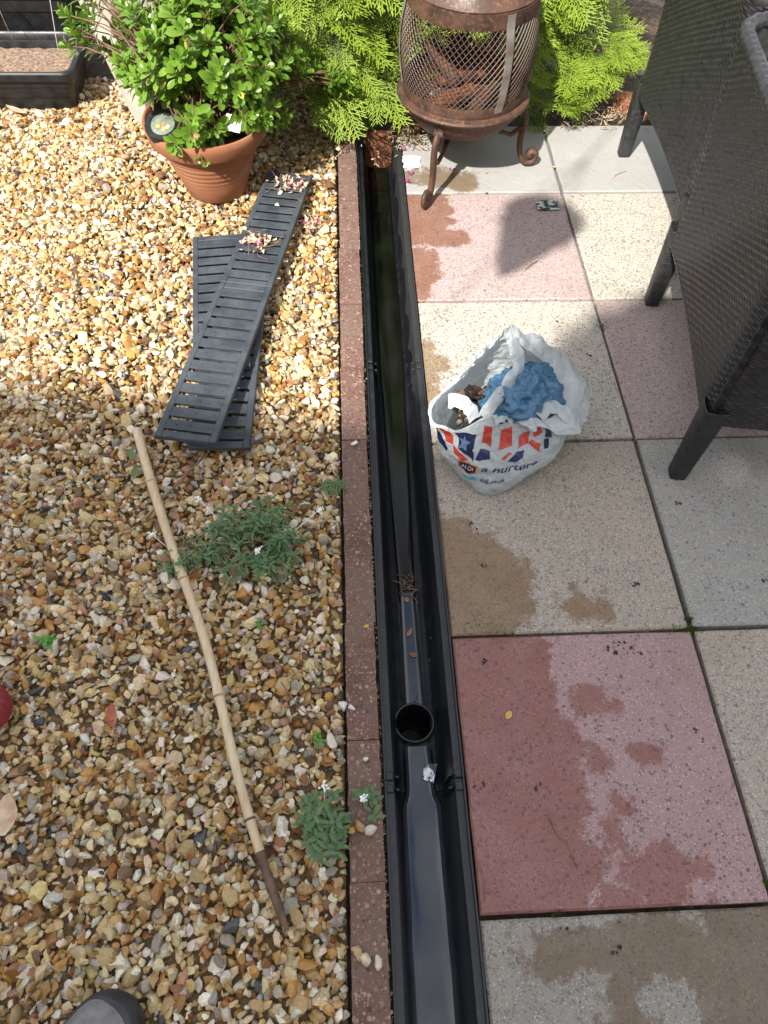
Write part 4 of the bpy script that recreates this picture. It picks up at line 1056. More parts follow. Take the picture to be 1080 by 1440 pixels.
# crumbs of black soil on the slabs
def crumbs():
    pts = [(.335, -.035), (.345, -.045), (.312, -.028), (.285, -.03), (.30, -.04), (.02, -.26), (.034, -.26), (.118, -.27), (.015, .30), (.345, .82), (.07, .24), (.085, .145), (.06, -.05), (.40, .7), (.325, .53), (.37, .1), (.5, .28), (.62, .1), (.41, -.2), (.405, -.19), (.12, -.47), (.2, -.5)]
    for i, (x, y) in enumerate(pts):
        n = random.randint(2, 5); P = np.column_stack([rng.normal(0, .004, n), rng.normal(0, .004, n), np.full(n, .0015)])
        me = make_stones('soil_crumb', P, rng.uniform(.0018, .0042, n), .5, M['pebble'], PROTOS, np.array([(.018, .014, .011)]), np.array([1.0])); o = link('soil_crumb', me); o.location = (x, y, -.0035)
        tag(o, 'black crumb of soil dropped on the paving slabs', 'soil crumb', 'soil crumbs on the slabs')
crumbs()

# ------------------------------------------------------------------ golden conifer
def spray_mesh(seed, L=.14):
    rd = random.Random(seed); V = []; F = []; Cc = []
    def lens(p, d, l, w, c0, c1):
        s = Vector((d.y, -d.x, 0)); o = len(V); zb = rd.uniform(-.001, .001)
        q = [p, p + d * l * .45 + s * w, p + d * l, p + d * l * .45 - s * w]; top = p + d * l * .45 + Vector((0, 0, w * .8))
        for a in q: V.append((a.x, a.y, a.z))
        V.append((top.x, top.y, top.z)); F.extend([(o, o + 1, o + 4), (o + 1, o + 2, o + 4), (o + 2, o + 3, o + 4), (o + 3, o, o + 4)])
        for k in (c0, (c0 + c1) / 2, c1, (c0 + c1) / 2, (c0 + c1) / 2): Cc.append(k)
    def br(p, d, l, depth, t0):
        n = max(3, int(l / .0085)); step = l / n
        for i in range(n):
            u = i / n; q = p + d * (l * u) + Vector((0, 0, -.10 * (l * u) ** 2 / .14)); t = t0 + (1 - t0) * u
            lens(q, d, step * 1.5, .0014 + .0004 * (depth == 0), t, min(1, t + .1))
            if depth < 2 and u > .08:
                sl = l * (.52 if depth == 0 else .42) * (1 - u * .72) * rd.uniform(.8, 1.15)
                if sl > .007:
                    for s in ((-1, 1) if depth == 0 else ((-1,) if i % 2 else (1,))):
                        a = R(rd.uniform(34, 50)) * s; dd = Vector((d.x * math.cos(a) - d.y * math.sin(a), d.x * math.sin(a) + d.y * math.cos(a), rd.uniform(-.12, .12))); br(q, dd, sl, depth + 1, min(.9, t + .08))
    br(Vector((0, 0, 0)), Vector((0, 1, 0)), L, 0, .0)
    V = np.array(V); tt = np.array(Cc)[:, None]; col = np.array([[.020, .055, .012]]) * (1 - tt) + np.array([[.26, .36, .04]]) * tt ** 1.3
    return V, F, col
def make_conifer():
    t = thing('golden_conifer', 'golden green conifer with feathery flat sprays spreading behind the fire pit', 'conifer', (.22, 2.18, -.01))
    org = Vector(t.location)
    MB().tube([(0, 0, -.02), (.01, .0, .4), (-.01, .02, 1.0), (.0, .0, 1.9)], [.06, .05, .035, .012], 10).build('trunk', M['bark'], t, smooth=True)
    data = [spray_mesh(s) for s in range(6)]
    tri = [len(d[1]) for d in data]; print('spray tris', tri)
    ms = []
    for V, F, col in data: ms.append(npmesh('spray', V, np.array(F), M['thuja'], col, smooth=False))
    items = []
    def put(p, ax, nrm, s, d): items.append((Vector(p), Vector(ax).normalized(), Vector(nrm), s, d))
    J = lambda s: random.gauss(0, s)
    # left mass over the far end of the drain
    for _ in range(125):
        u, v = random.random(), random.random(); x = -.42 + .46 * u; z = .16 + .5 * v; y = 1.93 - .22 * math.sin(PI * u) - .10 * (1 - v) + J(.03)
        put((x, y, z), (J(.45) + (u - .5) * .6, -.75 + J(.2), -.45 + J(.35)), (J(.3), -.35 + J(.2), .85), random.uniform(.85, 1.35), y)
    for _ in range(26):
        put((-.10 + J(.07), 1.74 + J(.05), .24 + J(.05)), (J(.3), -.7, -.75 + J(.2)), (J(.2), -.5, .7), random.uniform(.9, 1.25), 1.7)
    for _ in range(14):
        put((-.16 + J(.05), 1.80 + J(.04), .12 + J(.03)), (J(.4), -.7, -.5 + J(.2)), (J(.2), -.4, .8), random.uniform(.8, 1.1), 1.7)
    # right mass
    for _ in range(60):
        u, v = random.random(), random.random(); x = .35 + .20 * u; z = .20 + .40 * v; y = 1.92 - .12 * (1 - u) + J(.04)
        put((x, y, z), (.25 + J(.35), -.8 + J(.2), -.35 + J(.3)), (J(.3), -.35, .85), random.uniform(.85, 1.3), y)
    for _ in range(44):
        u = random.random(); put((.40 + .26 * u + J(.02), 1.83 - .07 * (1 - u) + J(.03), .10 + J(.035) + .06 * u), (.45 * (u - .15) + J(.3), -.8 + J(.2), -.10 + J(.2)), (J(.25), -.25, .9), random.uniform(.7, 1.15), 1.7)
    for _ in range(16):
        put((.62 + J(.04), 1.88 + J(.03), .14 + J(.03)), (.7 + J(.2), -.55 + J(.2), .05 + J(.15)), (J(.2), -.3, .9), random.uniform(.75, 1.1), 1.75)
    items.sort(key=lambda i: i[4]); n_obj = 285
    # body of the tree behind
    for _ in range(210):
        a = random.uniform(PI, 2 * PI) if random.random() < .75 else random.uniform(0, PI); z = random.uniform(.15, 1.95); rr = (.52 if z < .7 else .52 * (2.1 - z) / 1.4) * random.uniform(.55, 1)
        if z < .75 and math.sin(a) < 0: rr *= .72
        if .05 < z < 1.1 and abs(math.cos(a)) < .55 and math.sin(a) < 0: rr *= .62
        p = Vector((.22 + rr * math.cos(a) * 1.25, 2.18 + rr * math.sin(a), z)); put(p, (math.cos(a) + J(.3), math.sin(a) + J(.3), -.25 + J(.3)), (J(.4), J(.4), .8), random.uniform(1.2, 2.0), 9)
    Vs, Fs, Cs = [], [], []; off = 0
    stem = MB()
    for i, (p, ax, nrm, s, d) in enumerate(items):
        mt = basis(ax, nrm); k = i % 6
        if i < n_obj:
            o = link('spray', ms[k], t); o.matrix_local = Matrix.Translation(p - org) @ mt.to_4x4() @ Matrix.Scale(s, 4)
        else:
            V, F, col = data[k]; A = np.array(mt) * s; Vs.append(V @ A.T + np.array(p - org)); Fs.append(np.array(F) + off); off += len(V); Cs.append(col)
        if i % 3 == 0:
            q = p - org; base = Vector((q.x * .12, q.y * .12 + .02, max(.05, q.z * .75 - .02))); stem.tube([base, base.lerp(q, .55) + Vector((0, 0, .03)), q], [.008, .005, .002], 5, cap=False)
    stem.build('branches', M['bark'], t, smooth=True)
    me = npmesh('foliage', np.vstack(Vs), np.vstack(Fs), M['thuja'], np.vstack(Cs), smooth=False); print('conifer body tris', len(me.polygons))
    tag(link('foliage', me, t), kind='stuff')
make_conifer()
# dead needles and litter by the far end of the drain
def litter(x, y, sx, sy, n, label):
    m = MB()
    for _ in range(n):
        px, py = x + random.gauss(0, sx), y + random.gauss(0, sy); a = random.uniform(0, 6.28); L = random.uniform(.008, .028); z = random.uniform(-.004, .016)
        m.tube([(px, py, z), (px + math.cos(a) * L * .5, py + math.sin(a) * L * .5, z + random.uniform(0, .008)), (px + math.cos(a + .3) * L, py + math.sin(a + .3) * L, z)], random.uniform(.0008, .002), 4)
    tag(m.build('dry_litter', M['straw']), label, 'litter', kind='stuff')
M['straw'] = simple('dry_straw', (.20, .13, .07), (.50, .40, .27), .85, 70, .2)
litter(.035, 1.66, .030, .045, 260, 'pale dry needles and straw heaped between the drain end and the fire pit')
litter(.62, 1.74, .10, .03, 160, 'dead brown needles along the far edge of the patio under the conifer')
litter(-.27, 1.62, .10, .06, 160, 'dry brown litter on the shaded gravel under the shrub')
m = MB().box((0, 0, 0), (.20, .06, .05), .004); o = m.build('loose_brick', M['terracotta']); o.location = (.80, 1.80, .0); o.rotation_euler = (0, 0, -.35); tag(o, 'weathered red brick at the patio edge under the conifer beside the chair leg', 'brick')

# ------------------------------------------------------------------ rattan tub chairs
def chair_meshes():
    w, D, rc = .575, .56, .055; z0, z1 = .185, .625
    segs = [('l', (D, -w / 2), (rc, -w / 2)), ('a', (rc, -w / 2 + rc), 270, 180), ('l', (0, -w / 2 + rc), (0, w / 2 - rc)), ('a', (rc, w / 2 - rc), 180, 90), ('l', (rc, w / 2), (D, w / 2))]
    pts = []
    for s in segs:
        if s[0] == 'l':
            a, b = Vector(s[1]), Vector(s[2]); n = max(2, int((b - a).length / .003)); dn = (b - a).normalized(); nn = Vector((dn.y, -dn.x)); nn = -nn if nn.dot(a.lerp(b, .5) - Vector((D / 2, 0))) < 0 else nn
            for i in range(n): pts.append((a.lerp(b, i / n), nn))
        else:
            n = 30
            for i in range(n):
                an = R(s[2] + (s[3] - s[2]) * i / n); d = Vector((math.cos(an), math.sin(an))); pts.append((Vector(s[1]) + d * rc, d))
    P = np.array([p[0][:] for p in pts]); N = np.array([p[1][:] for p in pts])
    sl = np.concatenate([[0], np.cumsum(np.linalg.norm(np.diff(P, axis=0), axis=1))]); nu = len(P)
    nv = 280; zs = np.linspace(z0, z1, nv); pv = .0068; pu = .0125
    S, Z = np.meshgrid(sl, zs); row = np.floor(Z / pv); fr = Z / pv - row
    ph = np.sin(PI * (S / pu + (row % 2))); dd = .0019 * (.5 + .5 * ph) * np.sqrt(np.sin(PI * fr).clip(0, 1)) + .0012 * np.sqrt(np.sin(PI * fr).clip(0, 1))
    t = (Z - z0) / (z1 - z0)
    flare = .030 * t - .012 * np.sin(PI * t)
    arch = .018 * np.sin(PI * ((P[None, :, 1] / w) + .5).clip(0, 1)) * (P[None, :, 0] < .1)
    off = dd + flare
    V = np.stack([P[None, :, 0] + N[None, :, 0] * off, P[None, :, 1] + N[None, :, 1] * off, Z + arch * (1 - t)], -1).reshape(-1, 3)
    j, i = np.meshgrid(np.arange(nv - 1), np.arange(nu - 1), indexing='ij'); a = j * nu + i
    F = np.stack([a, a + nu, a + nu + 1, a + 1], -1).reshape(-1, 4)
    shell = npmesh('woven_shell', V, F, M['rattan'], smooth=True)
    # lining
    k = slice(None, None, 8); P8, N8 = P[k], N[k]; m8 = len(P8); Vi = []
    for z, tt in ((z0 + .004, 0), (.30, .26), (.45, .6), (z1 - .002, 1)):
        o = -.016 + .030 * tt - .012 * math.sin(PI * tt); Vi += [(p[0] + n[0] * o, p[1] + n[1] * o, z) for p, n in zip(P8, N8)]
    Fi = [(r * m8 + i, r * m8 + i + 1, (r + 1) * m8 + i + 1, (r + 1) * m8 + i) for r in range(3) for i in range(m8 - 1)]
    mb = MB(); mb.add(Vi, Fi); lining = mb.mesh('inner_shell', M['rattan'], True)
    # top rim wrapped
    rp = []; rr = []
    k4 = list(range(0, nu, 2))
    for q, i in enumerate(k4):
        rp.append((P[i][0] + N[i][0] * .020, P[i][1] + N[i][1] * .020, z1 + .002)); rr.append(.0135 + .0014 * math.sin(sl[i] / .010 * PI))
    rim = MB().tube(rp, rr, 12).mesh('rim', M['rattan'], True)
    bp = []; br_ = []
    for i in k4:
        ar = .018 * math.sin(PI * min(1, max(0, P[i][1] / w + .5))) if P[i][0] < .1 else 0
        bp.append((P[i][0] - N[i][0] * .006, P[i][1] - N[i][1] * .006, z0 + ar)); br_.append(.009 + .0010 * math.sin(sl[i] / .008 * PI))
    brim = MB().tube(bp, br_, 8).mesh('lower_rim', M['rattan'], True)
    # corner piping
    cp = []; cr = []
    for j in range(150):
        z = z0 + (z1 - z0) * j / 149; tt = j / 149; o = .030 * tt - .012 * math.sin(PI * tt) + .001; cp.append((rc - (rc + o) * .7071, w / 2 - rc + (rc + o) * .7071, z)); cr.append(.0072 + .0022 * math.sin(z / .0065 * PI * 2))
    pipe = MB().tube(cp, cr, 8)
    pipe1 = pipe.mesh('corner_braid', M['rattan'], True); p2 = MB(); p2.v = [(x, -y, z) for x, y, z in pipe.v]; p2.f = [tuple(reversed(f)) for f in pipe.f]; pipe2 = p2.mesh('corner_braid', M['rattan'], True)
    # leg with wrapped strands
    lg = MB(); n = 90; vs = []
    for j in range(n + 1):
        z = .215 * j / n; h = (.0165 + .006 * z / .2) * (1 + .045 * math.sin(z / .0075 * 2 * PI)); c = .30
        for k in range(16):
            a = 2 * PI * k / 16; ca, sa = math.cos(a), math.sin(a); q = max(abs(ca), abs(sa)) ** .75; vs.append((h * ca / q, h * sa / q, z))
    lg.v = vs
    for j in range(n):
        for k in range(16): lg.f.append((j * 16 + k, j * 16 + (k + 1) % 16, j * 16 + 16 + (k + 1) % 16, j * 16 + 16 + k))
    lg.f.append(tuple(range(15, -1, -1))); leg = lg.mesh('leg', M['rattan'], True)
    seat = MB().box((D / 2 + .005, 0, .345), (D - .02, w - .04, .05), .008).mesh('seat', M['rattan'])
    cu = MB(); cw, cd = w - .07, D - .06
    def cfn(u, v):
        e = (1 - (2 * u - 1) ** 8) * (1 - (2 * v - 1) ** 8); return (D / 2 + .01 + (u - .5) * cd, (v - .5) * cw, .372 + .055 * max(0, e) ** .4 + .006 * nz((u * 3, v * 3, 0)))
    cu.grid(28, 28, cfn); cushion = cu.mesh('cushion', M['cream'], True)
    bk = MB()
    def bfn(u, v):
        e = max(0, (1 - (2 * u - 1) ** 8) * (1 - (2 * v - 1) ** 8)) ** .4; return (.045 + .02 * v + .085 * e, (u - .5) * (w - .09), .41 + .285 * v + .004 * nz((u * 4, v * 4, 2)))
    def bfb(u, v): return (.032 + .02 * v, (u - .5) * (w - .09), .41 + .285 * v)
    bk.grid(26, 16, bfn); q0 = len(bk.v); bk.grid(26, 16, bfb); bk.f = [f if f[0] < q0 else tuple(reversed(f)) for f in bk.f]; backc = bk.mesh('back_cushion', M['cream'], True)
    return dict(backc=backc, shell=shell, lining=lining, rim=rim, brim=brim, pipe1=pipe1, pipe2=pipe2, leg=leg, seat=seat, cushion=cushion, w=w, D=D)
CH = chair_meshes()
def place_chair(x, y, rz, label):
    t = thing('rattan_chair', label, 'chair', (x, y, -.003), rz, 'rattan tub chairs on the patio'); w, D = CH['w'], CH['D']
    for nme, k in (('woven_shell', 'shell'), ('inner_shell', 'lining'), ('rim', 'rim'), ('lower_rim', 'brim'), ('corner_braid', 'pipe1'), ('corner_braid', 'pipe2'), ('seat', 'seat')): link(nme, CH[k], t)
    for (a, b) in ((.018, -w / 2 + .018), (.018, w / 2 - .018), (D - .02, -w / 2 + .018), (D - .02, w / 2 - .018)):
        o = link('leg', CH['leg'], t); o.location = (a, b, 0)
    c = link('seat_cushion', CH['cushion']); c.location = (x, y, -.003); c.rotation_euler = (0, 0, rz)
    b = link('back_cushion', CH['backc']); b.location = (x, y, -.003); b.rotation_euler = (0, 0, rz); tag(b, 'cream back cushion in the ' + label.split('chair ')[1].join(('chair ', '')), 'cushion', 'cream back cushions'); return t, c
ang = -math.atan2(.083, .571)
_, c1 = place_chair(.5375, .622, ang, 'dark woven rattan tub chair beside the shopping bag'); tag(c1, 'cream seat cushion in the chair beside the shopping bag', 'cushion', 'cream seat cushions')
_, c2 = place_chair(.645, 1.268, R(-1.5), 'dark woven rattan tub chair beside the conifer and the fire pit'); tag(c2, 'cream seat cushion in the chair beside the conifer', 'cushion', 'cream seat cushions')

# ------------------------------------------------------------------ shopping bag
BX, BY = .14, .45
TH = [0, 30, 60, 90, 120, 150, 180, 207, 240, 256, 280, 300, 330]
B_LV = [
 ([.118,.118,.128,.135,.128,.118,.112,.122,.140,.156,.135,.120,.116],[0]*13),
 ([.138,.135,.135,.135,.128,.122,.124,.134,.142,.148,.138,.130,.130],[.035]*13),
 ([.150,.146,.135,.122,.115,.115,.128,.146,.130,.124,.118,.122,.138],[.080,.085,.09,.1,.1,.09,.085,.08,.078,.077,.077,.077,.077]),
 ([.152,.150,.118,.100,.090,.092,.115,.158,.098,.085,.082,.092,.130],[.115,.135,.165,.185,.170,.155,.140,.130,.115,.112,.112,.113,.115]),
 ([.122,.118,.096,.088,.072,.076,.104,.172,.075,.060,.058,.070,.104],[.138,.160,.192,.216,.204,.193,.178,.158,.146,.143,.143,.142,.140]),
 ([.156,.170,.128,.092,.073,.078,.105,.178,.078,.062,.060,.078,.136],[.134,.152,.196,.228,.214,.200,.182,.160,.150,.148,.147,.143,.136]),
 ([.186,.208,.160,.094,.074,.080,.107,.186,.084,.070,.070,.092,.168],[.112,.122,.182,.236,.221,.206,.186,.161,.150,.145,.144,.138,.120])]
def per_interp(th, arr):
    T = np.array(TH + [360]); A = np.array(list(arr) + [arr[0]]); th = th % 360
    i = int(np.searchsorted(T, th, 'right') - 1); i = min(i, len(T) - 2); u = (th - T[i]) / (T[i + 1] - T[i])
    n = len(TH); a0, a1, a2, a3 = arr[(i - 1) % n], arr[i % n], arr[(i + 1) % n], arr[(i + 2) % n]
    return .5 * ((2 * a1) + (a2 - a0) * u + (2 * a0 - 5 * a1 + 4 * a2 - a3) * u * u + (3 * a1 - a0 - 3 * a2 + a3) * u ** 3)
def bag_raw(th, v):
    x = v * (len(B_LV) - 1); i = min(int(x), len(B_LV) - 2); u = x - i; q = []
    for k in (i - 1, i, i + 1, i + 2):
        k = min(max(k, 0), len(B_LV) - 1); q.append((per_interp(th, B_LV[k][0]), per_interp(th, B_LV[k][1])))
    cr = lambda c: .5 * ((2 * q[1][c]) + (q[2][c] - q[0][c]) * u + (2 * q[0][c] - 5 * q[1][c] + 4 * q[2][c] - q[3][c]) * u * u + (3 * q[1][c] - q[0][c] - 3 * q[2][c] + q[3][c]) * u ** 3)
    return cr(0), max(0, cr(1))
def bag_pt(th, v, off=0.0):
    r, z = bag_raw(th, v); a = R(th); ca, sa = math.cos(a), math.sin(a)
    p = Vector((r * ca, r * sa, z))
    f = min(1, v * 5) * (1 if v < .62 else .75)
    rid = 1 - abs(nz((ca * r * 14, sa * r * 14, z * 11 + 3))) * 2
    d = f * (.007 * nz(p + Vector((3, 1, 0)), 13) + .0058 * rid + .0042 * (1 - 2 * abs(nz(p + Vector((0, 5, 2)), 30))) + .0016 * (1 - 2 * abs(nz(p + Vector((7, 5, 2)), 70))))
    rr = (r + d) * .935 + off
    if v > .72: rr += (v - .72) * (.05 * nz((ca * 3.5, sa * 3.5, 9)) + .035 * nz((ca * 9, sa * 9, 2)))
    zz = z + ((.009 * nz(p, 26) + .010 * nz((ca * 2.6, sa * 2.6, 4)) + .004 * nz((ca * 11, sa * 11, 6))) * min(1, (v - .55) * 6) if v > .55 else 0) + off * .35
    return Vector((rr * ca, rr * sa, max(0.0005, zz)))
def make_bag():
    t = thing('shopping_bag', 'crumpled white plastic shopping bag with red and blue flag print standing open', 'shopping bag', (BX, BY, -.0025))
    nt, nvv = 200, 84; m = MB()
    for j in range(nvv + 1):
        for i in range(nt): m.v.append(tuple(bag_pt(360 * i / nt, j / nvv)))
    for j in range(nvv):
        for i in range(nt): m.f.append((j * nt + i, j * nt + (i + 1) % nt, (j + 1) * nt + (i + 1) % nt, (j + 1) * nt + i))
    m.f.append(tuple(range(nt - 1, -1, -1)))
    m.build('bag_film', M['white_film'], t, smooth=True)
    # brown printed lining inside the mouth
    def patch(name, pts, mat, off=.0009):
        # pts: outline in (theta, v); filled by a fine fan grid mapped on to the film
        n = len(pts); c = (sum(p[0] for p in pts) / n, sum(p[1] for p in pts) / n); ed = []
        for i in range(n):
            a, b = pts[i], pts[(i + 1) % n]
            for k in range(6): ed.append((a[0] + (b[0] - a[0]) * k / 6, a[1] + (b[1] - a[1]) * k / 6))
        g = MB(); ne = len(ed); K = 6
        for s in range(1, K + 1):
            for e in ed: g.v.append(tuple(bag_pt(c[0] + (e[0] - c[0]) * s / K, c[1] + (e[1] - c[1]) * s / K, off)))
        g.v.append(tuple(bag_pt(c[0], c[1], off))); cc = len(g.v) - 1
        for i in range(ne): g.f.append((cc, i, (i + 1) % ne))
        for s in range(K - 1):
            for i in range(ne): g.f.append((s * ne + i, (s + 1) * ne + i, (s + 1) * ne + (i + 1) % ne, s * ne + (i + 1) % ne))
        return g.build(name, M[mat], t, smooth=True)
    def text(s, th0, v0, dth, h, slope, mat, name, shear=0.0):
        cu = bpy.data.curves.new('txt', 'FONT'); cu.body = s; cu.size = 1.0; cu.shear = shear; cu.offset = .012; o = bpy.data.objects.new('txt', cu); C.objects.link(o)
        bpy.context.view_layer.update(); dg = bpy.context.evaluated_depsgraph_get(); me = o.evaluated_get(dg).to_mesh()
        vv = [v.co.copy() for v in me.vertices]; ff = [tuple(p.vertices) for p in me.polygons]; o.evaluated_get(dg).to_mesh_clear(); C.objects.unlink(o); bpy.data.objects.remove(o)
        xm = max(v.x for v in vv); g = MB()
        g.v = [tuple(bag_pt(th0 + dth * v.x / xm, v0 + slope * v.x / xm + h * v.y, .0024)) for v in vv]; g.f = ff; return g.build(name, M[mat], t)
    BAG_PRINT(patch, text)
    # handles across the mouth
    def strap(pts, w, nup=(0, 0, 1)):
        den = []; pts = [Vector(p) for p in pts]
        for i in range(len(pts) - 1):
            p0, p1, p2, p3 = pts[max(0, i - 1)], pts[i], pts[i + 1], pts[min(len(pts) - 1, i + 2)]
            for s in range(8):
                u = s / 8; den.append(.5 * ((2 * p1) + (p2 - p0) * u + (2 * p0 - 5 * p1 + 4 * p2 - p3) * u * u + (3 * p1 - p0 - 3 * p2 + p3) * u ** 3))
        den.append(pts[-1]); g = MB(); n = len(den)
        for i, p in enumerate(den):
            d = (den[min(i + 1, n - 1)] - den[max(0, i - 1)]).normalized(); s = d.cross(Vector(nup)).normalized()
            for k in range(5):
                u = (k - 2) / 2; g.v.append(tuple(p + s * (w / 2 * u * (1 + .3 * nz((i * .21, 3, w * 50)))) + Vector((0, 0, .003 * (1 - u * u) + .006 * nz((i * .28, k * .8, w * 99))))))
        for i in range(n - 1):
            for k in range(4): g.f.append((i * 5 + k, i * 5 + k + 1, (i + 1) * 5 + k + 1, (i + 1) * 5 + k))
        return g.build('handle', M['white_film'], t, smooth=True)
    strap([(-.050, -.055, .142), (-.030, -.035, .162), (.000, .000, .176), (.026, .040, .192), (.012, .078, .222)], .026, (.2, -.5, .8))
    strap([(-.118, -.030, .165), (-.100, -.035, .172), (-.080, -.045, .164), (-.066, -.060, .144)], .030, (0, -.4, .9))
    strap([(.060, -.055, .142), (.080, -.040, .152), (.105, -.045, .150), (.122, -.066, .136)], .028, (0, -.3, .9))
    return t
def BAG_PRINT(patch, text):
    patch('navy_strip', [(199, .55), (203, .54), (209, .432), (216, .342), (214, .312), (205, .372)], 'print_navy')
    patch('red_stripe', [(209, .60), (217, .60), (219, .414), (213, .41)], 'print_red')
    patch('red_stripe', [(219, .414), (222, .402), (234, .312), (230, .288), (222, .342)], 'print_red')
    patch('navy_panel', [(219, .60), (232, .528), (239, .318), (224, .402)], 'print_navy')
    patch('star', [(225, .53), (227, .486), (231, .474), (229, .444), (231, .402), (227, .42), (224, .408), (225, .456), (222, .498), (225, .492)], 'print_star', .0017)
    patch('red_block', [(236, .6), (246, .57), (251, .438), (240, .462)], 'print_red')
    patch('blue_block', [(241, .42), (251, .414), (253, .354), (240, .336)], 'print_blue')
    patch('red_block', [(260, .558), (278, .576), (276, .438), (260, .42)], 'print_red')
    patch('red_cross', [(288, .486), (302, .534), (297, .432), (283, .414)], 'print_red')
    patch('red_cross', [(305, .546), (314, .636), (313, .528), (304, .486)], 'print_red')
    patch('red_cross', [(301, .462), (308, .432), (305, .366), (297, .432)], 'print_red')
    patch('red_bar', [(264, .354), (272, .396), (276, .384), (267, .342)], 'print_red')
    patch('blue_bar', [(271, .33), (281, .39), (290, .396), (287, .354), (279, .324)], 'print_blue')
    patch('navy_corner', [(281, .612), (291, .67), (306, .624)], 'print_navy')
    for q in ([(256, .6), (256, .68), (263, .62)], [(265, .61), (266, .69), (272, .63)], [(273, .62), (279, .68), (280, .64)]): patch('leaf_print', q, 'print_navy')
    for q in ([(311, .36), (315, .36), (317, .46), (313, .45)], [(314, .47), (319, .46), (321, .55), (317, .56)], [(318, .56), (325, .57), (327, .62), (321, .62)]): patch('side_print', q, 'print_navy')
    patch('badge_edge', [(226, .285), (244, .30), (244, .225), (236, .19), (227, .225)], 'print_orange')
    patch('badge', [(227.3, .278), (242.8, .29), (242.8, .232), (236, .202), (228.3, .23)], 'print_navy', .0016)
    text('ALDI', 229.5, .226, 11.5, .050, .020, 'print_white', 'badge_lettering')
    patch('cyan_band', [(231, .15), (245, .20), (246, .17), (235, .12)], 'print_cyan')
    text('a nurture', 247, .262, 53, .062, .02, 'print_navy', 'slogan_lettering', .25)
    text('aldi.co.uk', 248.5, .172, 21, .044, .02, 'print_navy', 'web_address_lettering')
M['print_star'] = filmmat('pale_blue_print', (.10, .16, .30), .05)
# dark heap under the blue bag, added for the shade inside the mouth
def make_dark_rubbish():
    P = np.column_stack([rng.normal(-.035, .040, 520), rng.normal(-.005, .030, 520), rng.uniform(.085, .125, 520)]); P = P[(((P[:, 0] + .02) / .075) ** 2 + ((P[:, 1]) / .055) ** 2) < 1]
    me = make_stones('added_dark_rubbish', P, rng.uniform(.006, .015, len(P)), .8, M['pebble'], PROTOS, np.array([(.045, .026, .018), (.10, .055, .035), (.02, .015, .012), (.16, .10, .06)]), np.array([.4, .25, .25, .1]))
    o = link('added_dark_rubbish', me); o.location = (BX, BY, 0); tag(o, 'dark brown heap added for the shade inside the shopping bag', 'rubbish', kind='stuff')
make_dark_rubbish()
make_bag()
def make_bluebag():
    m = MB(); n1, n2 = 90, 50
    for j in range(n2 + 1):
        b = -PI / 2 + PI * j / n2
        for i in range(n1):
            a = 2 * PI * i / n1; p = Vector((math.cos(a) * math.cos(b), math.sin(a) * math.cos(b), math.sin(b))); d = 1 + .22 * nz(p, 2.2) + .17 * (1 - 2 * abs(nz(p, 4))) + .10 * (1 - 2 * abs(nz(p, 9)))
            m.v.append((p.x * .078 * d, p.y * .056 * d, p.z * .060 * d))
    for j in range(n2):
        for i in range(n1): m.f.append((j * n1 + i, j * n1 + (i + 1) % n1, (j + 1) * n1 + (i + 1) % n1, (j + 1) * n1 + i))
    o = m.build('blue_plastic_bag', M['blue_film'], smooth=True); o.location = (BX + .042, BY + .010, .118); o.rotation_euler = (0, .15, .5); tag(o, 'scrunched blue plastic bag stuffed inside the shopping bag', 'plastic bag')
make_bluebag()

# ------------------------------------------------------------------ out of the picture: the house behind, an added tree casting a rounded shadow, a hanging basket on a washing line
COT = 1 / math.tan(EL)
def make_house():
    H = 4.6; ex, ey = -.557 - H * COT * SDX, .51 - H * COT * SDY
    t = thing('house', 'rendered house with a tiled roof standing behind the photographer', 'house', (ex, ey, -.03), math.atan2(-.207, .978))
    m = MB().box((1.0, -3.3, 2.3), (16, 6, 4.6)); m.build('wall', M['wall'], t)
    r = MB(); r.add([(-7.3, 0, 4.6), (9.3, 0, 4.6), (9.3, -3.3, 6.3), (-7.3, -3.3, 6.3), (-7.3, -6.6, 4.6), (9.3, -6.6, 4.6), (-7.3, 0, 4.66), (9.3, 0, 4.66), (9.3, -3.3, 6.38), (-7.3, -3.3, 6.38), (-7.3, -6.6, 4.66), (9.3, -6.6, 4.66)],
            [(0, 3, 2, 1), (3, 4, 5, 2), (6, 7, 8, 9), (9, 8, 11, 10), (0, 1, 7, 6), (4, 10, 11, 5), (0, 6, 9, 3), (3, 9, 10, 4), (1, 2, 8, 7), (2, 5, 11, 8)]); r.build('roof', M['rooftile'], t)
    g = MB().tube([(-7.3, .03, 4.6), (9.3, .03, 4.6)], .055, 10); g.build('gutter', M['pvc'], t, smooth=True)
    for (x, z, w, h) in ((-3, 3.2, 1.4, 1.1), (2.2, 3.2, 1.4, 1.1), (5.5, 1.3, 1.6, 1.2), (-3.4, 1.05, 1.8, 2.05)):
        f = MB()
        for (a, b, c, d) in ((x, z + h / 2, w, .07), (x, z - h / 2, w, .07), (x - w / 2, z, .07, h), (x + w / 2, z, .07, h), (x, z, .06, h)): f.box((a, -.285, b), (c, .05, d))
        fo = f.build('window', M['pvc'], t); MB().box((x, -.296, z), (w - .06, .012, h - .06)).build('pane', M['window_glass'], fo)
make_house()
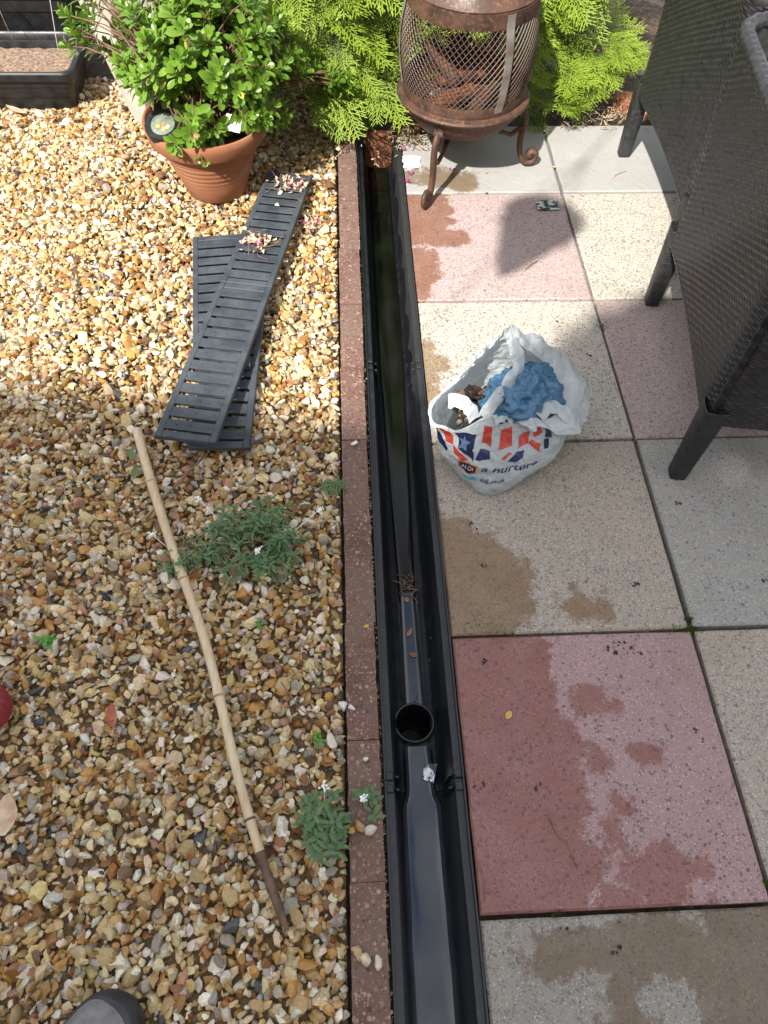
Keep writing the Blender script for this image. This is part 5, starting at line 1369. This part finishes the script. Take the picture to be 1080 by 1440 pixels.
def make_shade_tree():  # round headed tree added out of view; its crown casts a standing person's shadow
    z = 3.0; x, y = .57 - z * COT * SDX, .45 - z * COT * SDY
    t = thing('added_shade_tree', 'added unseen round headed tree that casts the rounded shadow of a person', 'tree', (x, y, -.03)); MB().tube([(0, 0, -.03), (.02, .01, 1.2), (0, 0, 3.0)], [.05, .04, .03], 10).build('trunk', M['bark'], t, smooth=True)
    V = MB(); lf = obovate(.075, .034)
    for _ in range(3600):
        p = Vector((random.gauss(0, 1), random.gauss(0, 1), random.gauss(0, 1))).normalized(); q = Vector((p.x * .34, p.y * .34, p.z * .30)) * random.uniform(.80, 1.03); mt = basis((p + Vector((random.gauss(0, .5), random.gauss(0, .5), random.gauss(0, .5)))), p)
        V.add([mt @ Vector(a) + q + Vector((0, 0, 3.0)) for a in lf.v], lf.f)
    tag(V.build('crown', M['leaf'], t, smooth=True), kind='stuff')
make_shade_tree()
def make_basket():
    zt = 1.45; x, y = .222 - zt * COT * SDX, .985 - zt * COT * SDY
    t = thing('hanging_basket', 'cone shaped wicker hanging basket on chains', 'hanging basket', (x, y, zt))
    m = MB(); prof = [(.002, 0)]
    for k in range(1, 30): u = k / 29; prof.append((.004 + .098 * u ** .85 + .0014 * math.sin(u * 80), .265 * u))
    prof += [(.104, .272), (.098, .274), (.094, .262), (.001, .25)]
    m.lathe(prof, 40); m.build('basket_cone', M['wicker'], t, smooth=True)
    c = MB()
    for k in range(3): a = k * 2.1 + .4; c.tube([(.098 * math.cos(a), .098 * math.sin(a), .27), (0, 0, .655)], .0016, 5)
    c.build('chains', M['strap'], t)
    lf = obovate(.04, .02); g = MB()
    for _ in range(260):
        a = random.uniform(0, 6.28); rr = .09 * math.sqrt(random.random()); p = Vector((rr * math.cos(a), rr * math.sin(a), .26 + random.uniform(0, .07) * (1 - rr / .12))); mt = basis(Vector((math.cos(a), math.sin(a), random.uniform(.2, 1.2))), Vector((0, 0, 1)))
        g.add([mt @ Vector(q) + p for q in lf.v], lf.f)
    tag(g.build('foliage', M['leaf'], t, smooth=True), kind='stuff')
    bx, by = x, y; P0 = Vector((bx - 2.2, by - 3.0, 2.30)); P1 = Vector((2.3, by + (2.3 - bx) * 3.0 / 2.2, 2.28)); pts = []
    for i in range(25):
        u = i / 24; p = P0.lerp(P1, u); pts.append((p.x, p.y, p.z))
    ub = (bx - P0.x) / (P1.x - P0.x)
    pts = [(a, b, 2.105 + .195 * abs((i / 24 - ub) / (ub if i / 24 < ub else 1 - ub))) for i, (a, b, c_) in enumerate(pts)]
    tag(MB().tube(pts, .0035, 6).build('washing_line', M['rope'], smooth=True), 'pale washing line strung from the house to a post', 'washing line')
    po = thing('washing_line_post', 'grey post that holds the washing line beyond the patio', 'post', (P1.x, P1.y, -.03)); MB().tube([(0, 0, -.02), (0, 0, 2.36)], .03, 12).build('post_tube', M['strap'], po, smooth=True)
    pq = thing('washing_line_pole', 'grey pole that holds the washing line near the house', 'post', (P0.x, P0.y, -.03)); MB().tube([(0, 0, -.02), (0, 0, 2.36)], .03, 12).build('post_tube', M['strap'], pq, smooth=True)
make_basket()
